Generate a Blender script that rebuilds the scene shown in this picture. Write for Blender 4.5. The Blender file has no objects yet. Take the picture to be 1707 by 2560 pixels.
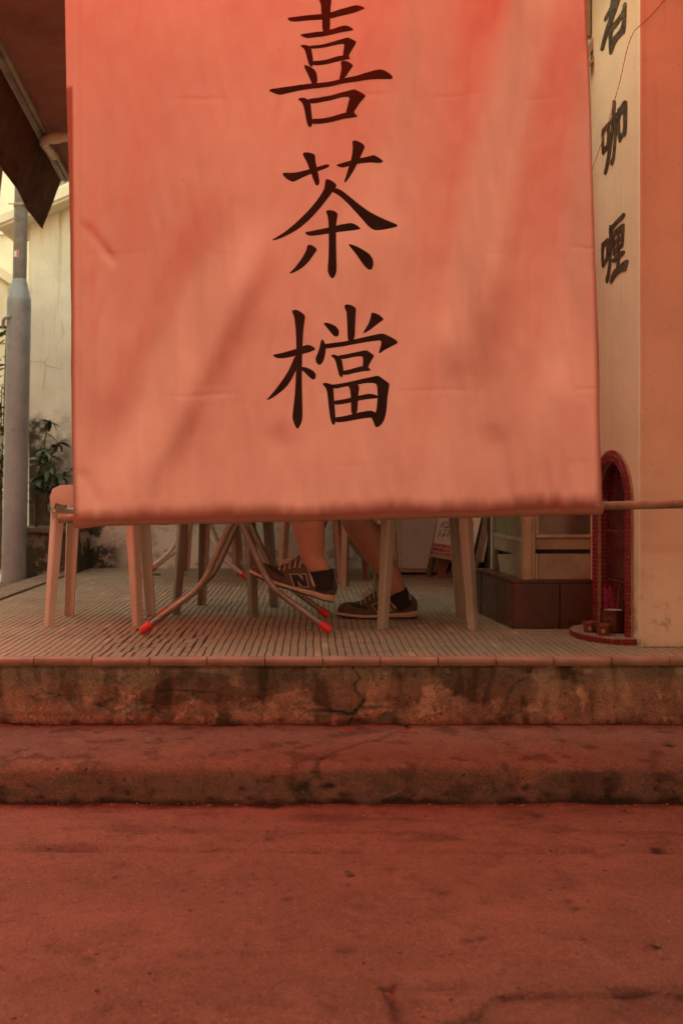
import bpy, bmesh, math, random
from mathutils import Vector, Matrix, noise
from mathutils.geometry import tessellate_polygon
random.seed(7)
R = math.radians
scene = bpy.context.scene
COL = scene.collection

# ------------------------------------------------------------------ camera, sky, sun, exposure
FPX, CX, CY, H = 2489.0, 774.0, 1215.0, 0.60      # focal length in photo pixels, vanishing point, eye height above the platform
cam = bpy.data.cameras.new('camera'); cam_o = bpy.data.objects.new('camera', cam); COL.objects.link(cam_o)
cam_o.location = (0, 0, H); cam_o.rotation_euler = (R(90), 0, 0)
cam.sensor_fit = 'VERTICAL'; cam.sensor_height = 36; cam.lens = 36 * FPX / 2560
cam.shift_x = (853.5 - CX) / 2560; cam.shift_y = -(1280 - CY) / 2560
cam.clip_start = 0.05; cam.clip_end = 500
cam.dof.use_dof = True; cam.dof.focus_distance = 3.55; cam.dof.aperture_fstop = 4.0
scene.camera = cam_o

SUN_EL, SUN_AZ = 62.0, 0.0                          # sun high beyond the back wall
w = bpy.data.worlds.new('World'); scene.world = w; w.use_nodes = True
nt = w.node_tree; nt.nodes.clear()
sky = nt.nodes.new('ShaderNodeTexSky'); sky.sky_type = 'NISHITA'; sky.sun_disc = False
sky.sun_elevation = R(SUN_EL); sky.sun_rotation = R(SUN_AZ)
sky.air_density = 3.0; sky.dust_density = 0.4; sky.ozone_density = 0.0; sky.altitude = 0
tint = nt.nodes.new('ShaderNodeMix'); tint.data_type = 'RGBA'; tint.blend_type = 'MULTIPLY'
tint.inputs[0].default_value = 1.0; tint.inputs[7].default_value = (1.0, 0.80, 0.54, 1)     # hazy warm white balance
bg = nt.nodes.new('ShaderNodeBackground'); bg.inputs[1].default_value = 0.15
wo = nt.nodes.new('ShaderNodeOutputWorld')
nt.links.new(sky.outputs[0], tint.inputs[6]); nt.links.new(tint.outputs[2], bg.inputs[0]); nt.links.new(bg.outputs[0], wo.inputs[0])
sl = bpy.data.lights.new('sun', 'SUN'); sl.energy = 2.2; sl.angle = R(0.6); sl.color = (1.0, 0.93, 0.80)
so = bpy.data.objects.new('sun', sl); COL.objects.link(so)
sdir = Vector((math.sin(R(SUN_AZ)) * math.cos(R(SUN_EL)), math.cos(R(SUN_AZ)) * math.cos(R(SUN_EL)), math.sin(R(SUN_EL))))
so.rotation_euler = sdir.to_track_quat('Z', 'Y').to_euler(); so.location = sdir * 30
vs = scene.view_settings
vs.view_transform = 'Standard'; vs.look = 'None'; vs.gamma = 1; vs.exposure = 2.33; vs.use_curve_mapping = False
scene.cycles.max_bounces = 8; scene.cycles.diffuse_bounces = 4; scene.cycles.transmission_bounces = 6
scene.cycles.use_denoising = True

# ------------------------------------------------------------------ helpers
def W(px, py, d):                                   # the point at depth d seen at a photo pixel
    return Vector(((px - CX) / FPX * d, d, H - (py - CY) / FPX * d))
def lerp(a, b, t): return a + (b - a) * t
def clamp(x, a=0., b=1.): return max(a, min(b, x))
def sstep(a, b, x):
    t = clamp((x - a) / (b - a)); return t * t * (3 - 2 * t)
def interp(tab, x):
    if x <= tab[0][0]: return tab[0][1]
    for (a, va), (b, vb) in zip(tab, tab[1:]):
        if x <= b:
            t = (x - a) / (b - a); t = t * t * (3 - 2 * t) * .5 + t * .5
            return lerp(va, vb, t)
    return tab[-1][1]
def nz(x, y, z=0.): return noise.noise(Vector((x, y, z)))
def fbm(x, y, z=0., o=5): return noise.fractal(Vector((x, y, z)), 1.0, 2.0, o)

class MB:
    def __init__(s): s.v = []; s.f = []
    def add(s, vs_, fs):
        n = len(s.v); s.v += [tuple(v) for v in vs_]; s.f += [tuple(i + n for i in f) for f in fs]; return s
    def box(s, x0, x1, y0, y1, z0, z1, m=None):
        vs_ = [Vector(p) for p in ((x0,y0,z0),(x1,y0,z0),(x1,y1,z0),(x0,y1,z0),(x0,y0,z1),(x1,y0,z1),(x1,y1,z1),(x0,y1,z1))]
        if m: vs_ = [m @ p for p in vs_]
        return s.add(vs_, [(0,3,2,1),(4,5,6,7),(0,1,5,4),(1,2,6,5),(2,3,7,6),(3,0,4,7)])
    def hexa(s, bot, top):                           # two quads joined, for sheared and tapered blocks
        return s.add(list(bot) + list(top), [(0,3,2,1),(4,5,6,7),(0,1,5,4),(1,2,6,5),(2,3,7,6),(3,0,4,7)])
    def sections(s, secs, closed=True, caps=True):   # rings of equal length
        n = len(secs[0]); vs_ = [p for r in secs for p in r]; fs = []
        for i in range(len(secs) - 1):
            for j in range(n if closed else n - 1):
                k = (j + 1) % n
                fs.append((i*n+j, i*n+k, (i+1)*n+k, (i+1)*n+j))
        if caps and closed: fs.append(tuple(range(n))[::-1]); fs.append(tuple((len(secs)-1)*n + j for j in range(n)))
        return s.add(vs_, fs)
    def tube(s, path, r, n=12, caps=True):
        path = [Vector(p) for p in path]; rs = r if isinstance(r, (list, tuple)) else [r] * len(path)
        t0 = (path[1] - path[0]).normalized(); up = Vector((0,0,1)) if abs(t0.z) < .9 else Vector((1,0,0))
        u = t0.cross(up).normalized(); secs = []
        for i, p in enumerate(path):
            a = path[max(i-1, 0)]; b = path[min(i+1, len(path)-1)]; t = (b - a).normalized()
            u = (u - t * u.dot(t)).normalized(); v_ = t.cross(u)
            secs.append([p + (u * math.cos(2*math.pi*j/n) + v_ * math.sin(2*math.pi*j/n)) * rs[i] for j in range(n)])
        return s.sections(secs, True, caps)
    def lathe(s, prof, c=(0,0,0), n=28, caps=True, sq=1.0):
        secs = [[Vector((c[0] + r*math.cos(2*math.pi*j/n), c[1] + sq*r*math.sin(2*math.pi*j/n), c[2] + z)) for j in range(n)] for r, z in prof]
        return s.sections(secs, True, caps)
    def grid(s, nu, nv, fn):
        vs_ = [fn(i / nu, j / nv) for j in range(nv + 1) for i in range(nu + 1)]
        return s.add(vs_, [(j*(nu+1)+i, j*(nu+1)+i+1, (j+1)*(nu+1)+i+1, (j+1)*(nu+1)+i) for j in range(nv) for i in range(nu)])
    def build(s, name, mat, parent=None, smooth=False, bevel=0, segs=2, world=True):
        me = bpy.data.meshes.new(name); me.from_pydata(s.v, [], s.f)
        bm = bmesh.new(); bm.from_mesh(me); bmesh.ops.recalc_face_normals(bm, faces=bm.faces) if len(bm.faces) < 60000 else None
        if bevel:
            bmesh.ops.bevel(bm, geom=[e for e in bm.edges if e.is_manifold and e.calc_face_angle(0) > .5], offset=bevel, segments=segs, affect='EDGES', clamp_overlap=True)
        bm.to_mesh(me); bm.free()
        return link(name, me, mat, parent, smooth, world)

def link(name, me, mat, parent=None, smooth=False, world=True):
    if mat and not len(me.materials): me.materials.append(mat)
    if smooth:
        me.polygons.foreach_set('use_smooth', [True] * len(me.polygons))
        if smooth != 'all': me.set_sharp_from_angle(angle=R(40))
    o = bpy.data.objects.new(name, me); COL.objects.link(o)
    if parent:
        o.parent = parent
        if world and parent.type == 'EMPTY': o.location = -parent.location     # mesh data is in scene coordinates
    return o
def tag(o, label=None, cat=None, group=None, kind=None):
    if label: o['label'] = label
    if cat: o['category'] = cat
    if group: o['group'] = group
    if kind: o['kind'] = kind
    return o
def thing(name, label, cat, loc=(0,0,0), rz=0, group=None):
    o = bpy.data.objects.new(name, None); COL.objects.link(o); o.location = loc; o.rotation_euler = (0, 0, rz); o.empty_display_size = .1
    return tag(o, label, cat, group)
def inst(src, parent=None):                          # a copy of a mesh object sharing its data
    o = src.copy(); COL.objects.link(o)
    if parent is not None: o.parent = parent
    return o
def bend(path, rad=.05, n=6):                        # round the corners of a polyline
    P = [Vector(p) for p in path]; out = [P[0]]
    for a, b, c in zip(P, P[1:], P[2:]):
        d1 = min(rad, (a-b).length * .45); d2 = min(rad, (c-b).length * .45)
        p0 = b + (a-b).normalized()*d1; p1 = b + (c-b).normalized()*d2
        out += [p0.lerp(b, t).lerp(b.lerp(p1, t), t) for t in [i/n for i in range(n+1)]]
    return out + [P[-1]]
def chaikin(P, n=2):
    for _ in range(n):
        Q = []
        for a, b in zip(P, P[1:] + P[:1]):
            Q += [(a[0]*.78 + b[0]*.22, a[1]*.78 + b[1]*.22), (a[0]*.22 + b[0]*.78, a[1]*.22 + b[1]*.78)]
        P = Q
    return P
def flat_poly(loops, cut=0.):                        # 2-D polygon (with holes) as triangles, cut along a grid so that it can follow a curved surface
    vs2 = [p for l in loops for p in l]
    tris = tessellate_polygon([[Vector((p[0], p[1], 0)) for p in l] for l in loops])
    bm = bmesh.new(); V = [bm.verts.new((p[0], p[1], 0)) for p in vs2]
    for t in tris:
        try: bm.faces.new([V[i] for i in t])
        except ValueError: pass
    if cut:
        for ax in (0, 1):
            a = min(p[ax] for p in vs2); b = max(p[ax] for p in vs2); k = math.floor(a / cut) + 1
            while k * cut < b:
                co = [0, 0, 0]; co[ax] = k * cut; no = [0, 0, 0]; no[ax] = 1
                bmesh.ops.bisect_plane(bm, geom=bm.verts[:] + bm.edges[:] + bm.faces[:], plane_co=co, plane_no=no); k += 1
    bm.verts.index_update()
    vs_ = [(v.co.x, v.co.y) for v in bm.verts]; fs = [tuple(v.index for v in f.verts) for f in bm.faces]; bm.free()
    return vs_, fs

# ------------------------------------------------------------------ materials
class NT:
    def __init__(s, name):
        s.m = bpy.data.materials.new(name); s.m.use_nodes = True; s.t = s.m.node_tree; s.t.nodes.clear()
        s.out = s.n('OutputMaterial')
        s.pos = s.n('NewGeometry').outputs['Position']
    def n(s, typ, **kw):
        x = s.t.nodes.new('ShaderNode' + typ)
        for k, v in kw.items(): setattr(x, k, v)
        return x
    def set(s, inp, v):
        if hasattr(v, 'is_linked') or isinstance(v, bpy.types.NodeSocket): s.t.links.new(v, inp)
        elif isinstance(v, (tuple, list)) and len(v) == 3 and inp.type == 'RGBA': inp.default_value = (*v, 1)
        else: inp.default_value = v
    def scale(s, vec, xyz):
        x = s.n('Mapping'); s.set(x.inputs[0], vec); x.inputs['Scale'].default_value = xyz if isinstance(xyz, (tuple, list)) else (xyz,)*3; return x.outputs[0]
    def noise(s, sc=5., det=6., rough=.6, vec=None, dist=0.):
        x = s.n('TexNoise'); s.set(x.inputs['Vector'], s.pos if vec is None else vec)
        x.inputs['Scale'].default_value = sc; x.inputs['Detail'].default_value = det; x.inputs['Roughness'].default_value = rough; x.inputs['Distortion'].default_value = dist
        return x.outputs[0]
    def vor(s, sc=5., feat='F1', vec=None):
        x = s.n('TexVoronoi', feature=feat); s.set(x.inputs['Vector'], s.pos if vec is None else vec); x.inputs['Scale'].default_value = sc
        return x.outputs[0]
    def ramp(s, fac, a, b, va=0., vb=1.):             # smooth remap a..b -> va..vb, clamped
        x = s.n('MapRange', interpolation_type='SMOOTHSTEP'); s.set(x.inputs[0], fac)
        x.inputs[1].default_value = a; x.inputs[2].default_value = b; x.inputs[3].default_value = va; x.inputs[4].default_value = vb
        return x.outputs[0]
    def math(s, op, a, b=0.):
        x = s.n('Math', operation=op); s.set(x.inputs[0], a); s.set(x.inputs[1], b); return x.outputs[0]
    def mix(s, fac, a, b, mode='MIX'):
        x = s.n('Mix', data_type='RGBA', blend_type=mode); s.set(x.inputs[0], fac); s.set(x.inputs[6], a); s.set(x.inputs[7], b); return x.outputs[2]
    def sep(s, vec=None):
        x = s.n('SeparateXYZ'); s.set(x.inputs[0], s.pos if vec is None else vec); return x.outputs
    def attr(s, name): 
        x = s.n('Attribute'); x.attribute_name = name; return x.outputs['Fac']
    def bump(s, h, strength=.3, dist=.01, normal=None):
        x = s.n('Bump'); s.set(x.inputs['Height'], h); x.inputs['Strength'].default_value = strength; x.inputs['Distance'].default_value = dist
        if normal is not None: s.set(x.inputs['Normal'], normal)
        return x.outputs[0]
    def pbr(s, col, rough=.6, normal=None, metal=0., spec=.5, coat=0., **kw):
        b = s.n('BsdfPrincipled'); s.set(b.inputs['Base Color'], col); s.set(b.inputs['Roughness'], rough); s.set(b.inputs['Metallic'], metal)
        b.inputs['Specular IOR Level'].default_value = spec; b.inputs['Coat Weight'].default_value = coat
        for k, v in kw.items(): s.set(b.inputs[k], v)
        if normal is not None: s.set(b.inputs['Normal'], normal)
        s.t.links.new(b.outputs[0], s.out.inputs[0]); return s.m
def dk(c, f): return tuple(x * f for x in c)

def plain(name, col, rough=.6, var=.25, sc=9., bump=.12, bsc=90., dirt=.35, dirtcol=(.06,.045,.03), metal=0., spec=.5, coat=0., dirtsc=3.):
    """paint, plastic, cloth: broad mottling, worn specks and dirt in uneven patches, fine relief"""
    k = NT(name)
    c = k.mix(k.ramp(k.noise(sc, 7, .65), .3, .7), dk(col, 1 - var), dk(col, 1 + var * .5))
    d = k.math('MULTIPLY', k.ramp(k.noise(dirtsc, 8, .7), .52, .78), dirt)
    d2 = k.math('MULTIPLY', k.ramp(k.noise(130., 3, .6), .66, .74), dirt * .8)
    c = k.mix(k.math('MAXIMUM', d, d2), c, dirtcol)
    rr = k.ramp(k.noise(sc * 3, 4), .3, .7, max(rough - .12, .03), min(rough + .12, 1))
    return k.pbr(c, rr, k.bump(k.noise(bsc, 4, .6), bump, .004), metal, spec, coat)

def m_concrete(name, base, patch, streak=False, pits=True, crack=2.2, wear=False, stain=.6):
    k = NT(name); X, Y, Z = k.sep()
    wob = k.n('VectorMath', operation='ADD'); k.set(wob.inputs[0], k.pos)
    nn = k.n('TexNoise'); nn.inputs['Scale'].default_value = 3.5; nn.inputs['Detail'].default_value = 6; k.set(nn.inputs['Vector'], k.pos)
    sc = k.n('VectorMath', operation='SCALE'); k.set(sc.inputs[0], nn.outputs[1]); sc.inputs[3].default_value = .10; k.set(wob.inputs[1], sc.outputs[0])
    c = k.mix(k.ramp(k.noise(2.3, 9, .68), .30, .72), dk(base, .74), dk(base, 1.1))
    c = k.mix(k.ramp(k.noise(1.1, 4, .6), .42, .62, 0, .6), c, dk(base, .5))
    c = k.mix(k.ramp(k.noise(6.5, 10, .78, dist=.3), .48, .64, 0, .55), c, patch)
    c = k.mix(k.math('MULTIPLY', k.ramp(k.noise(9, 9, .75), .52, .66), stain), c, dk(base, .28))
    if streak:                                       # run-off streaks and damp at the foot of a riser
        v = k.scale(k.pos, (14., 14., 1.2))
        c = k.mix(k.ramp(k.noise(1., 6, .6, v), .54, .70, 0, .55), c, dk(base, .35))
        c = k.mix(k.ramp(k.noise(1.6, 6, .6, k.scale(k.pos, (9., 9., 2.))), .58, .7, 0, .45), c, dk(patch, 1.35))
    if wear:
        fl = k.math('MULTIPLY', k.ramp(k.noise(13, 11, .78, dist=.4), .515, .545), k.ramp(k.noise(2.4, 3), .42, .56))
        c = k.mix(k.math('MULTIPLY', fl, .7), c, dk(patch, 1.15))
        f2 = k.math('MULTIPLY', k.ramp(k.noise(21, 10, .8, dist=.5), .53, .55), k.ramp(k.noise(3.1, 3), .5, .6))
        c = k.mix(k.math('MULTIPLY', f2, .7), c, dk(base, .35))
        wv = k.attr('wear'); c = k.mix(k.ramp(wv, .2, .9, 0, .6), c, dk(patch, 1.05))
    grit = k.ramp(k.noise(150, 3, .7), .38, .62)
    c = k.mix(.24, c, k.mix(grit, dk(base, .35), dk(base, 1.5)))
    c = k.mix(k.ramp(k.noise(42, 7, .78), .53, .66, 0, .48), c, dk(base, .30))
    c = k.mix(k.ramp(k.noise(75, 5, .7), .60, .70, 0, .5), c, dk(base, 1.75))
    c = k.mix(k.math('MULTIPLY', k.attr('dirt'), .9), c, dk(base, .10))
    h = k.math('ADD', k.math('MULTIPLY', k.noise(38, 8, .7), .8), k.math('MULTIPLY', grit, .25))
    if pits:
        if wear: h = k.math('ADD', h, k.math('MULTIPLY', fl, .7))
        p = k.ramp(k.vor(26., vec=wob.outputs[0]), .05, .16); keep = k.ramp(k.noise(7, 3), .50, .58)
        pm = k.math('MULTIPLY', k.math('SUBTRACT', 1., p), keep)
        c = k.mix(k.math('MULTIPLY', pm, .8), c, dk(base, .18)); h = k.math('SUBTRACT', h, k.math('MULTIPLY', pm, 1.2))
    if crack:
        e = k.ramp(k.vor(crack, 'DISTANCE_TO_EDGE', wob.outputs[0]), .0, .006, 1., 0.)
        e = k.math('MULTIPLY', e, k.ramp(k.noise(1.7, 2), .50, .56))
        c = k.mix(k.math('MULTIPLY', e, .85), c, dk(base, .12)); h = k.math('SUBTRACT', h, k.math('MULTIPLY', e, 1.5))
    return k.pbr(c, k.ramp(k.noise(20, 4), .3, .7, .75, .95), k.bump(h, .8, .010), spec=.25)

def m_cloth(name, dif, tra, wt=.5, weave=True):
    k = NT(name); X, Y, Z = k.sep()
    n1 = k.ramp(k.noise(1.6, 5, .6), .3, .7)
    col = k.mix(k.ramp(k.noise(3., 8, .7), .62, .8, 0, .25), dif, dk(dif, .6))
    col = k.mix(k.ramp(k.noise(70, 2, .6), .72, .76, 0, .75), col, dk(dif, .25))          # fly specks
    sx = k.noise(1., 5, .6, k.scale(k.pos, (26., 26., .8)))
    col = k.mix(k.ramp(sx, .55, .75, 0, .22), col, dk(dif, 1.35))
    tcol = k.mix(n1, tra, dk(tra, .86))
    wv = k.n('TexWave', wave_type='BANDS', bands_direction='Z'); wv.inputs['Scale'].default_value = 190; k.set(wv.inputs[0], k.pos)
    wx = k.n('TexWave', wave_type='BANDS', bands_direction='X'); wx.inputs['Scale'].default_value = 190; k.set(wx.inputs[0], k.pos)
    hh = k.math('ADD', k.math('MULTIPLY', k.math('ADD', wv.outputs[1], wx.outputs[1]), .06), k.noise(14., 5, .55))
    nrm = k.bump(hh, .35, .006)
    d = k.n('BsdfDiffuse'); k.set(d.inputs[0], col); k.set(d.inputs['Normal'], nrm)
    t = k.n('BsdfTranslucent'); k.set(t.inputs[0], tcol); k.set(t.inputs['Normal'], nrm)
    a = k.n('MixShader'); a.inputs[0].default_value = wt; k.t.links.new(d.outputs[0], a.inputs[1]); k.t.links.new(t.outputs[0], a.inputs[2])
    g = k.n('BsdfGlossy'); g.inputs['Roughness'].default_value = .45; g.inputs[0].default_value = (1,1,1,1); k.set(g.inputs['Normal'], nrm)
    b = k.n('MixShader'); b.inputs[0].default_value = .035; k.t.links.new(a.outputs[0], b.inputs[1]); k.t.links.new(g.outputs[0], b.inputs[2])
    k.t.links.new(b.outputs[0], k.out.inputs[0]); return k.m

def m_floor_tile():
    k = NT('beige_mosaic'); X, Y, Z = k.sep()
    cx = k.math('FLOOR', k.math('DIVIDE', k.math('ADD', X, .014), .028)); cy = k.math('FLOOR', k.math('DIVIDE', k.math('SUBTRACT', Y, 3.49), .105))
    cb = k.n('CombineXYZ'); k.set(cb.inputs[0], cx); k.set(cb.inputs[1], cy)
    wn = k.n('TexWhiteNoise', noise_dimensions='2D'); k.set(wn.inputs['Vector'], cb.outputs[0])
    base = (.30, .235, .152)
    c = k.mix(wn.outputs[0], dk(base, .93), dk(base, 1.05))
    c = k.mix(k.ramp(wn.outputs[0], .982, .988), c, (.42, .31, .21))
    c = k.mix(k.ramp(k.noise(2.2, 8, .7), .45, .75, 0, .55), c, (.16, .125, .085))
    c = k.mix(k.ramp(k.noise(1., 5, .6, k.scale(k.pos, (3., 60., 1.))), .60, .72, 0, .35), c, (.13, .10, .07))
    return k.pbr(c, k.ramp(k.noise(6, 5), .3, .7, .42, .7), k.bump(k.noise(60, 4), .15, .003), spec=.4)

def m_wall():
    """cream plaster, mould creeping up from the foot, run-off streaks, hairline cracks"""
    k = NT('mouldy_cream_plaster'); X, Y, Z = k.sep(); base = (.80, .76, .62)
    c = k.mix(k.ramp(k.noise(1.5, 8, .6), .3, .7), dk(base, .85), dk(base, 1.12))
    st = k.noise(1., 6, .65, k.scale(k.pos, (16., 16., .9)))
    c = k.mix(k.math('MULTIPLY', k.ramp(st, .52, .72), k.ramp(Z, 1.2, 2.6, .12, .65)), c, (.40, .27, .12))
    nn = k.noise(3.1, 9, .72); lvl = k.math('ADD', Z, k.math('MULTIPLY', k.math('SUBTRACT', nn, .5), 1.9))
    side = k.ramp(X, -2.35, -1.45, 1., .0)           # the damp sits by the corner block
    side2 = k.math('MULTIPLY', k.ramp(X, -2.2, -1.72), k.ramp(X, -1.66, -1.2, 1., 0.))
    damp = k.math('MAXIMUM', k.math('MULTIPLY', k.ramp(lvl, .55, 1.25, 1., 0.), k.math('ADD', k.math('MULTIPLY', side, 1.5), .05)), k.math('MULTIPLY', k.ramp(lvl, .12, .5, 1., 0.), side2))
    c = k.mix(k.math('MINIMUM', k.math('MULTIPLY', damp, 1.7), .95), c, (.035, .028, .014))
    gr = k.math('MULTIPLY', k.ramp(k.noise(4.6, 6, .7), .55, .68), k.ramp(Z, .1, .7, .55, 0.))
    c = k.mix(gr, c, (.13, .12, .04))
    pe = k.math('MULTIPLY', k.ramp(k.noise(6.2, 9, .74), .545, .56), k.ramp(Z, .05, .5, .7, 0.))
    c = k.mix(pe, c, (.36, .29, .20))
    e = k.math('MULTIPLY', k.ramp(k.vor(1.7, 'DISTANCE_TO_EDGE', k.scale(k.pos, (1., 1., 1.3))), 0., .008, 1., 0.), k.ramp(k.noise(1.3, 3), .47, .55))
    c = k.mix(k.math('MULTIPLY', e, .5), c, (.25, .19, .10))
    c = k.mix(k.ramp(k.noise(95, 3, .7), .68, .74, 0, .5), c, (.16, .11, .06))
    h = k.math('ADD', k.noise(24, 8, .7), k.math('MULTIPLY', pe, -.8)); h = k.math('SUBTRACT', h, e)
    return k.pbr(c, .9, k.bump(h, .5, .008), spec=.2)

def m_pillar(name='peach_pillar_paint', base=(.78, .70, .53)):
    k = NT(name); X, Y, Z = k.sep()
    c = k.mix(k.ramp(k.noise(2.2, 7, .6), .3, .7), dk(base, .9), dk(base, 1.08))
    c = k.mix(k.ramp(k.noise(1., 6, .6, k.scale(k.pos, (30., 30., .7))), .54, .72, 0, .28), c, dk(base, .6))
    c = k.mix(k.math('MULTIPLY', k.ramp(k.noise(7., 9, .75), .48, .66), k.ramp(Z, .0, .38, .85, .06)), c, (.13, .09, .06))
    c = k.mix(k.ramp(k.noise(55, 3, .7), .70, .74, 0, .75), c, (.09, .06, .04))
    return k.pbr(c, k.ramp(k.noise(12, 4), .3, .7, .5, .7), k.bump(k.noise(30, 6, .6), .18, .004), spec=.35)

MT = {}
MT['ground'] = m_concrete('street_concrete', (.27, .165, .121), (.315, .196, .145), pits=True, crack=0, stain=.4)
MT['step'] = m_concrete('worn_step_concrete', (.245, .160, .116), (.185, .122, .09), streak=True, crack=0, stain=.6)
MT['riser'] = m_concrete('flaking_riser_plaster', (.40, .285, .195), (.64, .48, .335), streak=True, pits=True, crack=0, wear=True, stain=.8)
MT['banner'] = m_cloth('red_banner_cloth', (.40, .132, .090), (.42, .150, .098), .52)
MT['hem'] = m_cloth('red_hem_cloth', (.44, .22, .155), (.40, .16, .10), .06)
MT['canopy'] = m_cloth('red_canopy_cloth', (.45, .05, .03), (.95, .042, .024), .92)
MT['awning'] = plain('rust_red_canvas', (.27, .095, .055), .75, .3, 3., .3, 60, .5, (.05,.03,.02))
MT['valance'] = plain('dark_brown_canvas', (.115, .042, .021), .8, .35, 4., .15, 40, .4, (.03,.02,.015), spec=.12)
MT['print'] = plain('black_banner_print', (.022, .010, .006), .55, .3, 6., .1, 60, .25, (.06,.03,.02), spec=.3)
MT['pole'] = plain('weathered_wood_pole', (.30, .22, .16), .7, .45, 20., .4, 120, .6, (.07,.05,.035))
MT['tile'] = m_floor_tile()
MT['grout'] = plain('dark_grout', (.045, .035, .025), .95, .3, 20., .3, 120, .2)
MT['nosing'] = plain('nosing_tile', (.28, .195, .135), .6, .3, 9., .2, 80, .5, (.12,.08,.06))
MT['wall'] = m_wall()
MT['pillar'] = m_pillar()
MT['pillarside'] = m_pillar('left_lit_pillar_paint', (.68, .55, .36))  # pillar paint made yellower to colour in light from the left
MT['letter'] = plain('tarnished_metal_letter', (.16, .135, .095), .32, .3, 14., .1, 60, .25, (.05,.04,.02), metal=.75)
MT['plastic'] = plain('beige_plastic', (.36, .34, .26), .45, .14, 5., .06, 90, .35, (.16,.11,.07), dirtsc=6.)
MT['plastic0'] = plain('lit_beige_plastic', (.56, .53, .43), .42, .12, 5., .06, 90, .35, (.16,.11,.07), dirtsc=6.)  # beige lightened to stand in for alley light on the nearest chair
MT['plastic2'] = plain('tan_plastic', (.34, .22, .145), .5, .16, 5., .06, 90, .4, (.13,.09,.06), dirtsc=6.)
MT['plastic3'] = plain('grey_green_plastic', (.24, .21, .15), .5, .16, 5., .06, 90, .4, (.11,.09,.06), dirtsc=6.)
MT['chrome'] = plain('worn_steel_tube', (.30, .245, .20), .40, .3, 22., .1, 90, .5, (.10,.05,.03), metal=.65, dirtsc=9.)
MT['whitetube'] = plain('chipped_white_tube', (.50, .46, .38), .45, .25, 16., .2, 70, .95, (.09,.04,.025), dirtsc=16.)
MT['greentube'] = plain('grey_green_tube', (.25, .26, .20), .5, .25, 16., .2, 70, .6, (.09,.06,.04), dirtsc=12.)
MT['redcap'] = plain('red_rubber_cap', (.62, .035, .03), .45, .2, 20., .1, 90, .3, (.1,.02,.02))
MT['tabletop'] = plain('table_laminate', (.45, .33, .22), .4, .2, 8., .05, 90, .3)
MT['white'] = plain('white_enamel', (.74, .66, .54), .35, .1, 4., .05, 40, .35, (.22,.16,.10), dirtsc=5.)
MT['post'] = plain('grey_post_paint', (.27, .29, .285), .38, .2, 5., .12, 40, .6, (.19,.12,.08), dirtsc=7.)
MT['rustpost'] = plain('brown_grey_pipe', (.20, .165, .14), .6, .3, 12., .3, 70, .6, (.12,.06,.04))
MT['darktile'] = plain('brown_plinth_tile', (.075, .024, .012), .38, .35, 7., .1, 50, .5, (.05,.03,.02))
MT['redtile'] = plain('red_mosaic', (.19, .012, .014), .28, .4, 60., .08, 120, .4, (.07,.01,.01), dirtsc=14.)
MT['shrineback'] = plain('maroon_glazed_tile', (.075, .012, .014), .2, .3, 8., .05, 60, .3, (.03,.01,.01))
MT['shrinegrout'] = plain('shrine_grout', (.34, .24, .15), .9, .3, 30., .3, 120, .5)
MT['alu'] = plain('cream_painted_frame', (.40, .33, .21), .5, .2, 9., .1, 60, .55, (.11,.08,.05), dirtsc=6.)
MT['panel'] = plain('grimy_panel', (.30, .26, .17), .5, .3, 6., .1, 50, .6, (.10,.08,.05), dirtsc=4.)
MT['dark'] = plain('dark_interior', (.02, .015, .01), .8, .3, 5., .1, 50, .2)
MT['redpaper'] = plain('red_paper', (.42, .045, .025), .6, .25, 6., .1, 40, .3)
MT['green_film'] = plain('greenish_film', (.20, .20, .11), .45, .25, 9., .15, 40, .5, (.09,.08,.04))
MT['pot'] = plain('maroon_glaze', (.10, .018, .014), .10, .3, 12., .03, 60, .2, (.03,.01,.01), coat=.6)
MT['smallpot'] = plain('rust_glaze', (.16, .045, .022), .3, .4, 40., .1, 120, .4, (.04,.02,.01))
MT['gold'] = plain('dull_gold', (.42, .24, .09), .5, .3, 40., .1, 120, .3)
MT['ash'] = plain('incense_ash', (.42, .33, .27), 1., .3, 120., .5, 200, .3)
MT['stick'] = plain('magenta_incense', (.30, .015, .065), .7, .2, 60., .05, 90, .1)
MT['pvc'] = plain('cream_pvc', (.62, .50, .34), .4, .2, 9., .06, 50, .45, (.18,.11,.06), dirtsc=8.)
MT['bar'] = plain('grimy_aluminium', (.34, .28, .20), .5, .35, 20., .2, 60, .8, (.06,.045,.03), metal=.3, dirtsc=10.)
MT['stone'] = m_concrete('rubble_wall', (.33, .30, .24), (.20, .17, .12), crack=6., stain=.9)
MT['paleb'] = plain('pale_building_render', (.60, .56, .48), .85, .12, 3., .1, 40, .2, (.35,.28,.2))
MT['leaf'] = plain('leaf_green', (.055, .085, .022), .45, .5, 14., .1, 60, .2, (.02,.03,.01))
MT['dryleaf'] = plain('dry_leaf', (.20, .10, .03), .7, .5, 30., .3, 90, .4)
MT['stem'] = plain('woody_stem', (.10, .075, .04), .8, .3, 30., .3, 90, .3)
MT['skin'] = plain('skin', (.46, .235, .15), .55, .12, 14., .12, 220, .12, (.22,.09,.06), dirtsc=20., spec=.4)
MT['sock'] = plain('black_sock', (.018, .014, .012), .9, .3, 60., .4, 300, .1)
MT['suede'] = plain('grey_brown_suede', (.105, .078, .053), .9, .3, 30., .25, 220, .3, (.07,.05,.035), dirtsc=14., spec=.2)
MT['mesh_black'] = plain('black_mesh', (.016, .013, .012), .7, .3, 80., .5, 380, .15)
MT['greyleather'] = plain('light_grey_leather', (.42, .33, .25), .6, .15, 20., .15, 180, .3, (.15,.11,.08))
MT['midsole'] = plain('dirty_midsole', (.50, .37, .28), .6, .2, 18., .2, 120, .5, (.16,.11,.08), dirtsc=12.)
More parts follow.
